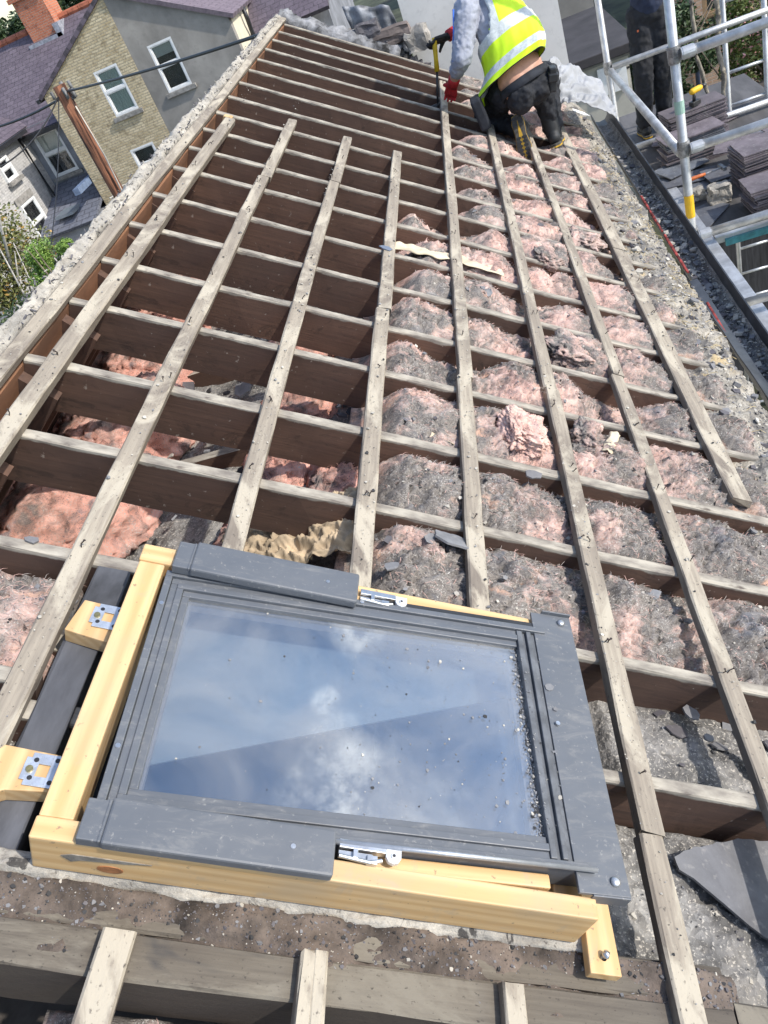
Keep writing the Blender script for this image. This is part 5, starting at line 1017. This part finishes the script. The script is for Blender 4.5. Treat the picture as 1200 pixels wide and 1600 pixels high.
def hand(name, wrist, aim, palm_n, mat, parent, curl=1.1, size=1.0, splay=.12, tip=None):
    """palm, five unequal bent fingers; aim = direction wrist->knuckles, palm_n = direction the palm faces"""
    w_, a = Vector(wrist), Vector(aim).normalized(); p = Vector(palm_n); p = (p-a*p.dot(a)).normalized(); s_ = a.cross(p); k = size; segs = []
    kn = [w_+a*.085*k+s_*x*k for x in (-.032, -.011, .011, .030)]
    for q in kn: segs.append((w_+a*.02*k+(q-w_-a*.085*k)*.6, .015*k, q, .0115*k))
    for i, (q, L) in enumerate(zip(kn, (.066, .078, .072, .056))):
        d = a.copy(); c = q; r0 = .0100*k
        for j, f_ in enumerate((.45, .32, .23)):
            ang = curl*(.75, 1.0, .8)[j]; d = (Matrix.Rotation(-ang, 3, s_) @ d); e = c+d*L*f_*k
            if (d.dot(p)) < 0 and j == 0: d = Matrix.Rotation(2*ang, 3, s_) @ d; e = c+d*L*f_*k; curl_s = -1
            segs.append((c, r0, e, r0*.9)); c = e; r0 *= .9
    t0 = w_+a*.025*k-s_*.026*k; t1 = t0+(a*.6-s_*.55+p*.5).normalized()*.042*k; t2 = t1+(a*.5+p*.85+s_*.25).normalized()*.034*k
    segs += [(t0, .014*k, t1, .0115*k), (t1, .0115*k, t2, .009*k), (w_-a*.03*k, .022*k, w_+a*.02*k, .024*k)]
    return capsule_body(name, segs, mat, parent, .005, 0, smooth_it=2)
def ell(ax, ay, az):  # rotation whose columns are the given axes
    ax, ay, az = Vector(ax).normalized(), Vector(ay).normalized(), Vector(az).normalized(); return Matrix(((ax.x, ay.x, az.x), (ax.y, ay.y, az.y), (ax.z, ay.z, az.z)))
def head(c, fwd, up, r=.10):
    f_ = Vector(fwd).normalized(); u_ = Vector(up).normalized(); s_ = f_.cross(u_).normalized(); E = ell(s_, f_, u_); c = Vector(c)
    b = [(c, (.076, .092, .112), E), (c+f_*.088-u_*.010, (.014, .022, .022), E), (c+f_*.035-u_*.075, (.050, .052, .045), E), (c+f_*.075-u_*.055, (.026, .018, .010), E)]
    for q in (-1, 1): b += [(c+s_*q*.076-u_*.01, (.012, .022, .032), E), (c+s_*q*.032+f_*.078+u_*.010, (.014, .012, .009), E)]
    return b, E
# --- kneeling worker, back to us
K = dict(pel=Vector((.245, 5.56, -1.31)), Lhip=Vector((.135, 5.60, -1.34)), Rhip=Vector((.345, 5.58, -1.33)), Lkn=Vector((-.035, 5.90, -1.50)), Lan=Vector((.165, 5.56, -1.575)), Rkn=Vector((.43, 5.99, -1.42)), Ran=Vector((.372, 5.68, -1.70)),
         chest=Vector((.20, 5.80, -.98)), neck=Vector((.135, 5.92, -.76)), hd=Vector((.06, 6.02, -.60)), Lsh=Vector((.00, 5.73, -.83)), Rsh=Vector((.36, 5.92, -.80)), Lel=Vector((-.085, 5.62, -1.06)), Lwr=Vector((-.185, 5.78, -1.205)), Rel=Vector((.12, 6.20, -.93)), Rwr=Vector((-.135, 6.06, -.985)))
W = empty('person', 'worker in yellow high visibility vest kneeling on the roof with his back turned', 'person', mat=Matrix.Translation((.2, 5.6, -1.65)))
acr = (K['Rsh']-K['Lsh']).normalized(); spn = (K['neck']-K['pel']).normalized(); bk = acr.cross(spn).normalized()
if bk.y > 0: bk = -bk
ET = ell(acr, bk, spn)
hb_, EH = head(K['hd'], (-.5, .75, -.42), (-.15, .35, .92))
body = capsule_body('body', [(K['Lhip'], .085, K['Lkn'], .055), (K['Lkn'], .05, K['Lan'], .04), (K['Rhip'], .085, K['Rkn'], .055), (K['Rkn'], .05, K['Ran'], .04), (K['pel'], .12, K['chest'], .12), (K['chest'], .12, K['neck'], .06), (K['neck'], .055, K['hd'], .052),
    (K['Lsh'], .05, K['Lel'], .042), (K['Lel'], .042, K['Lwr'], .030), (K['Rsh'], .05, K['Rel'], .042), (K['Rel'], .042, K['Rwr'], .030)], SKIN, W, .010,
    balls=hb_+[(K['pel']+bk*.035+acr*.062-spn*.02, (.095, .088, .105), ET), (K['pel']+bk*.035-acr*.062-spn*.02, (.095, .088, .105), ET), (K['pel']+spn*.06+bk*.01, (.165, .118, .11), ET)])
capsule_body('hair', [], HAIR, body, .008, .008, .02, balls=[(K['hd']+Vector((.01, -.012, .025)), (.084, .095, .105), EH)])
# shirt
capsule_body('shirt', [(K['Lsh']+acr*.02, .082, K['Lel'], .066), (K['Lel'], .066, K['Lwr'].lerp(K['Lel'], .45), .047), (K['Rsh'], .074, K['Rel'], .058), (K['Rel'], .058, K['Rwr'].lerp(K['Rel'], .3), .045), (K['chest'], .135, K['neck']-spn*.03, .085)], GREYK, W, .0075, .024, .035,
    balls=[(K['chest'], (.185, .125, .20), ET), (K['chest'].lerp(K['pel'], .42), (.162, .118, .13), ET)])
m = MB(); m.tube([K['Lsh']+Vector((-.064, -.03, .03)), (K['Lsh']+K['Lel'])/2+Vector((-.062, -.02, 0)), K['Lel']+Vector((-.058, -.01, .0))], .006, 6); m.build('sleeve_stripe', BLUEP, W, mw=Matrix(), smooth=True)
# trousers
tr = capsule_body('trousers', [(K['Lhip']+Vector((-.01, 0, 0)), .102, K['Lkn'], .076), (K['Lkn'], .074, K['Lan'].lerp(K['Lkn'], .12), .060), (K['Rhip'], .098, K['Rkn'], .078), (K['Rkn'], .076, K['Ran'].lerp(K['Rkn'], .10), .066), (K['Rhip']+Vector((.0, .08, -.05)), .085, K['Ran']+Vector((0, .02, .12)), .068)], JEAN, W, .0075, .036, .05,
    balls=[(K['pel']+bk*.032-spn*.078+acr*.055, (.105, .100, .10), ET), (K['pel']+bk*.032-spn*.078-acr*.058, (.105, .100, .10), ET)])
def waist_pt(a, r=1.0, h=0.0, low=.0): return K['pel']+bk*.012+acr*(.172*math.cos(a)*r)+bk*(.135*math.sin(a)*r)+spn*(.022+h-low*max(0, math.sin(a)))
m = MB(); n_ = 40; vs = [waist_pt(2*math.pi*k/n_, r, h, .025) for r, h in ((1, .0), (1.0, -.055), (.965, -.055), (.965, .0)) for k in range(n_)]
m.add(vs, [(j*n_+k, j*n_+(k+1) % n_, ((j+1) % 4)*n_+(k+1) % n_, ((j+1) % 4)*n_+k) for j in range(4) for k in range(n_)]); m.build('belt', NAVY, W, mw=Matrix(), smooth=True)
m = MB(); q = aty(863, 112, 5.50); M = Matrix.Translation(q) @ Matrix.Rotation(.2, 4, 'Y'); m.box(-.022, .022, -.045, .045, -.11, .03, M); m.box(-.03, .03, -.06, .06, -.05, .0, M); m.build('tool_pouch', GRILL, W, mw=Matrix(), bevel=.008)
m = MB(); q = aty(744, 160, 5.52); M = Matrix.Translation(q) @ Matrix.Rotation(-.15, 4, 'Y'); m.box(-.035, .035, -.07, .07, -.17, .03, M); m.build('holster_pocket', NAVY, W, mw=Matrix(), bevel=.015)
# boots
def boot(an, toe, up, parent):
    an, t, u_ = Vector(an), Vector(toe).normalized(), Vector(up); u_ = (u_-t*u_.dot(t)).normalized(); s_ = t.cross(u_)
    b = capsule_body('boot', [(an+u_*.10, .056, an, .052), (an, .052, an+t*.10-u_*.03, .045), (an+t*.10-u_*.032, .045, an+t*.165-u_*.045, .040), (an-t*.035-u_*.03, .042, an+t*.02-u_*.03, .045)], RUBR, parent, .007)
    Ms = Matrix(((t.x, s_.x, u_.x, 0), (t.y, s_.y, u_.y, 0), (t.z, s_.z, u_.z, 0), (0, 0, 0, 1))); Ms.translation = an-u_*.075
    out_ = [(-.075, .030), (-.03, .040), (.04, .034), (.11, .048), (.165, .044), (.205, .022), (.212, 0), (.205, -.022), (.165, -.042), (.11, -.046), (.04, -.034), (-.03, -.040), (-.075, -.030), (-.085, 0)]
    m = MB(); m.prism(out_[::-1], -.022, .012, Ms); so = m.build('sole', SOLEM, b, mw=Matrix(), bevel=.003)
    m = MB(); m.prism([(x*1.025-.001, y*1.05) for x, y in out_[::-1]], -.012, -.003, Ms); m.build('yellow_welt', YEL, b, mw=Matrix())
    m = MB()
    for x in (-.06, -.04, -.02, .055, .08, .105, .13, .155, .18): m.box(x-.007, x+.007, -.034 if x < .17 else -.022, -.004, -.029, -.0222, Ms); m.box(x-.007, x+.007, .004, .034 if x < .17 else .022, -.029, -.0222, Ms)
    m.build('tread', RUBR, so, mw=Matrix())
    m = MB(); m.add([Ms @ Vector(p) for p in [(-.055, 0, -.0235), (.04, .012, -.0235), (.19, .008, -.0235), (.19, -.008, -.0235), (.04, -.012, -.0235)]], [(4, 3, 2, 1, 0)]); m.build('sole_logo_strip', YEL, so, mw=Matrix())
    return b
boot(K['Lan']+Vector((.0, -.02, .01)), (.02, -.30, -.95), (.10, .95, -.30), W)
boot(K['Ran'], (.15, .93, -.15), (-.1, .1, 1), W)
# gloves
hl = hand('hand', K['Lwr'], (-.35, .45, -.75), (.2, .85, .1), REDG, W, 1.0, 1.08)
hr = hand('hand', K['Rwr']+Vector((-.01, -.01, 0)), (-.95, -.15, .05), (-.1, -.55, -.8), BLKG, W, 1.15, 1.08)
for (a, b, r_) in ((K['Lwr']+Vector((.02, -.025, .025)), K['Lwr']+Vector((-.008, .010, -.02)), .040), (K['Rwr']+Vector((.04, .02, .005)), K['Rwr']+Vector((-.01, -.005, 0)), .040)):
    m = MB(); m.tube([a, a.lerp(b, .1), b], [r_*.92, r_, r_*.95], 16); m.build('glove_cuff', REDG, hl if r_ and a is not None and a.y < 5.9 else hr, mw=Matrix(), smooth=True)
# vest: lofted shell, hem hangs lower at the left, straps and bands belong to the cloth pattern
def hv():
    s = NT('hi_vis_cloth'); at_ = s.n('ShaderNodeAttribute', attribute_name='UVx'); n1 = s.noise(9, (1, 1, 1), 4)
    uvn = s.n('ShaderNodeUVMap'); xy = s.xyz(uvn.outputs[0]); u_, v_ = xy[0], xy[1]
    yel = s.mix(s.ramp(n1, .35, .65), (.56, .86, .012), (.66, .93, .02)); sil = s.mix(s.ramp(s.noise(30, (1, 1, 1), 5, .7, 1), .4, .6), (.46, .50, .50), (.62, .66, .66))
    def band(x, a, b): return s.math('MULTIPLY', s.math('GREATER_THAN', x, a), s.math('LESS_THAN', x, b))
    wv = s.math('ADD', v_, s.math('MULTIPLY', s.math('SUBTRACT', n1, .5), .012))
    f1 = band(wv, .115, .215); f2 = band(wv, .385, .485)
    st = s.math('MULTIPLY', s.math('GREATER_THAN', wv, .40), s.math('ADD', band(s.math('ADD', u_, s.math('MULTIPLY', v_, -.06)), .105, .165), band(s.math('ADD', u_, s.math('MULTIPLY', v_, .06)), .395, .455)))
    f = s.math('MAXIMUM', s.math('MAXIMUM', f1, f2), st); c = s.mix(f, yel, sil); edge = s.math('LESS_THAN', v_, .012); c = s.mix(edge, c, (.02, .02, .02))
    return s.out(c, .65, n1, .004, .3)
HV = hv()
hemL, hemR = Vector((-.085, 5.46, -1.335)), Vector((.400, 5.46, -1.185))
ring_c = [(hemL+hemR)/2+Vector((0, .09, .0)), K['chest'].lerp(K['pel'], .55)+Vector((0, -.01, .01)), K['chest'].lerp(K['pel'], .1)+Vector((.0, 0, .0)), K['chest']+spn*.12+acr*.0, K['neck']-spn*.01+acr*.005]
ha = (hemR-hemL)/2
ring_a = [ha, acr.lerp(ha.normalized(), .6).normalized()*.205, acr*.200, acr*.175, acr*.10]
ring_b = [bk*.185, bk*.150, bk*.150, bk*.120, bk*.07]
def cr_(P, t):
    n_ = len(P)-1; x = t*n_; i = min(n_-1, int(x)); f_ = x-i; p0, p1, p2, p3 = P[max(0, i-1)], P[i], P[i+1], P[min(n_, i+2)]
    return .5*((2*p1)+(-p0+p2)*f_+(2*p0-5*p1+4*p2-p3)*f_*f_+(-p0+3*p1-3*p2+p3)*f_**3)
nu, nv = 72, 60; m = MB(); uv = []
for j in range(nv+1):
    t = j/nv; c, a, b = cr_(ring_c, t), cr_(ring_a, t), cr_(ring_b, t)
    for i in range(nu):
        th = 2*math.pi*i/nu; cs, sn = math.cos(th), math.sin(th); cs = math.copysign(abs(cs)**.85, cs); sn = math.copysign(abs(sn)**.85, sn)
        fold = .010*(1-t)*nz(i*.35, t*4, 3)+.006*nz(i*.8, t*9, 5)+.004*math.sin(th*9+t*3)*(1-t)
        m.v.append(c-a*cs+b*sn+(a.normalized()*cs*-1+b.normalized()*sn)*fold)
for j in range(nv):
    for i in range(nu):
        i2 = (i+1) % nu; th = (i+.5)/nu*2*math.pi; t = (j+.5)/nv
        # armholes on both flanks, above mid height
        ctr = abs(math.cos(th)) > .80 and .50+.0*th < t < .93
        side = abs(math.cos(th)); arm = t > .46 and t < .95 and side > .50+1.6*(t-.72)**2*2.2
        if arm: continue
        m.f.append([j*nu+i, (j+1)*nu+i, (j+1)*nu+i2, j*nu+i2]); m.m.append(0); uv.append([(i/nu, j/nv), (i/nu, (j+1)/nv), ((i+1)/nu, (j+1)/nv), ((i+1)/nu, j/nv)])
vo = m.build('vest', HV, W, mw=Matrix(), smooth=True)
ul = vo.data.uv_layers.new(name='UVMap')
for pi, pol in enumerate(vo.data.polygons):
    for q, li in enumerate(pol.loop_indices): ul.data[li].uv = uv[pi][q]
so = vo.modifiers.new('s', 'SOLIDIFY'); so.thickness = .004; so.offset = 1
# slater's hammer in the gloved right hand
hmr = empty('slate_ripper', 'hammer with a yellow handle held in the black gloved hand', 'hammer', mat=Matrix.Translation(K['Rwr']+Vector((-.11, -.02, -.07))))
hp = K['Rwr']+Vector((-.100, -.045, .03)); hq = aty(683, 112, hp.y-.03); he = aty(684, 165, hp.y-.06)
m = MB(); m.tube([hp, hp.lerp(hq, .15), hp.lerp(hq, .6), hq], [.015, .017, .015, .018], 12); m.build('handle', m_simple('yellow_grip', (.72, .48, .02), .5, .1, 20), hmr, mw=Matrix(), smooth=True)
m = MB(); m.tube([hq, he], [.009, .008], 8); m.tube([he+Vector((.02, 0, .0)), he+Vector((-.02, 0, -.002)), he+Vector((-.09, -.01, .004)), he+Vector((-.13, -.01, -.006))], [.017, .018, .010, .004], 8); m.build('steel_head', GRILL, hmr, mw=Matrix(), smooth=True)

# --- second worker standing on the scaffold, upper body beyond the frame
P2 = dict(hip=Vector((1.50, 7.98, -1.70)), Lk=Vector((1.38, 7.92, -2.16)), La=Vector((1.36, 8.02, -2.62)), Rk=Vector((1.55, 8.0, -2.20)), Ra=Vector((1.56, 8.12, -2.64)), ch=Vector((1.52, 7.98, -1.22)), nk=Vector((1.52, 8.0, -1.0)), hd=Vector((1.52, 8.02, -.84)))
W2_ = empty('person', 'second worker in dark trousers and navy top standing on the scaffold deck', 'person', mat=Matrix.Translation((1.46, 8.05, -2.74)))
hb2, EH2 = head(P2['hd'], (0, 1, -.3), (0, .2, 1))
sh = Vector((.19, 0, 0))
LS, RS = P2['nk']-sh-Vector((0, 0, .05)), P2['nk']+sh-Vector((0, 0, .05)); LE, RE = LS+Vector((-.06, .05, -.27)), RS+Vector((.06, .05, -.27)); LW, RW_ = LE+Vector((.03, .2, -.14)), RE+Vector((-.03, .2, -.14))
b2 = capsule_body('body', [(P2['hip']-sh*.45, .08, P2['Lk'], .055), (P2['Lk'], .05, P2['La'], .04), (P2['hip']+sh*.35, .08, P2['Rk'], .055), (P2['Rk'], .05, P2['Ra'], .04), (P2['hip'], .11, P2['ch'], .12), (P2['ch'], .12, P2['nk'], .06), (P2['nk'], .055, P2['hd'], .05), (LS, .05, LE, .04), (LE, .04, LW, .03), (RS, .05, RE, .04), (RE, .04, RW_, .03)], SKIN, W2_, .011, balls=hb2)
capsule_body('hair', [], HAIR, b2, .008, .008, .02, balls=[(P2['hd']+Vector((0, -.012, .025)), (.084, .095, .105), EH2)])
capsule_body('jacket', [(LS, .075, LE, .06), (LE, .06, LW.lerp(LE, .15), .045), (RS, .075, RE, .06), (RE, .06, RW_.lerp(RE, .15), .045), (P2['hip']+Vector((0, 0, .06)), .145, P2['ch'], .15), (P2['ch'], .15, P2['nk']-Vector((0, 0, .03)), .08)], m_simple('navy_jacket', (.02, .03, .065), .85, .3, 9), W2_, .011, .02, .06)
capsule_body('trousers', [(P2['hip']-sh*.45, .115, P2['Lk'], .085), (P2['Lk'], .085, P2['La']+Vector((0, 0, .03)), .075), (P2['hip']+sh*.35, .115, P2['Rk'], .085), (P2['Rk'], .085, P2['Ra']+Vector((0, 0, .03)), .075), (P2['hip']-sh*.2, .13, P2['hip']+sh*.2, .13)], JEAN, W2_, .010, .03, .06)
m = MB(); q = P2['hip'].lerp(P2['Lk'], .2)+Vector((-.09, -.095, .0)); m.box(q.x-.02, q.x+.02, q.y-.004, q.y+.002, q.z-.008, q.z+.008); m.build('orange_tab', m_simple('orange_tab', (.6, .14, .05), .7, .1), W2_, mw=Matrix())
boot(P2['La']+Vector((0, 0, -.02)), (-.1, 1, 0), (0, 0, 1), W2_); boot(P2['Ra']+Vector((0, 0, -.0)), (.2, 1, 0), (0, 0, 1), W2_)
hand('hand', LW, (.1, .8, -.4), (1, 0, 0), SKIN, W2_, .5); hand('hand', RW_, (-.1, .8, -.4), (-1, 0, 0), SKIN, W2_, .5)

# loose glass-wool fibres standing off the quilts
m = MB(); FS = [x for x in SURF if not (x[2] < 1.0 and x[0] > .6) and x[0] < 1.44]
WOOL = [m_simple('wool_fibre_pink', (.66, .42, .36), .95, .2, 20), m_simple('wool_fibre_grey', (.40, .36, .33), .95, .2, 20), m_simple('wool_fibre_dark', (.14, .12, .11), .95, .2, 20)]
wts = [((x[1]-x[0])*(x[3]-x[2]))*(2.2 if x[3] < 3 else 1) for x in FS]
for k in range(42000):
    a = R.choices(FS, wts)[0]; u = R.uniform(a[0], a[1]); v = R.uniform(a[2], a[3]); z = a[4](u, v)
    if z < -.13: continue
    th = R.gauss(0, .9); l = R.uniform(.008, .030)*(1 if v < 3 else 1.4); w_ = .0005*(1 if v < 3 else 1.8); d = Vector((math.cos(th), math.sin(th), R.uniform(-.1, .45))); sd_ = Vector((-math.sin(th), math.cos(th), 0))*w_
    p0 = Vector((u, v, z)); p1 = p0+d*l*.5; p2 = p0+d*l+Vector((R.uniform(-.2, .2)*l, R.uniform(-.2, .2)*l, -.3*l))
    m.add([p0-sd_, p0+sd_, p1+sd_, p1-sd_, p2], [(0, 1, 2, 3), (3, 2, 4)], R.choice((0, 0, 1, 1, 2)) if nz(u*3.2, v*3.2) > 0 else R.choice((0, 1, 1, 2)))
m.build('wool_fibres', WOOL, mw=RM, kind='stuff', label='loose wool fibres standing off the insulation', cat='fibres')
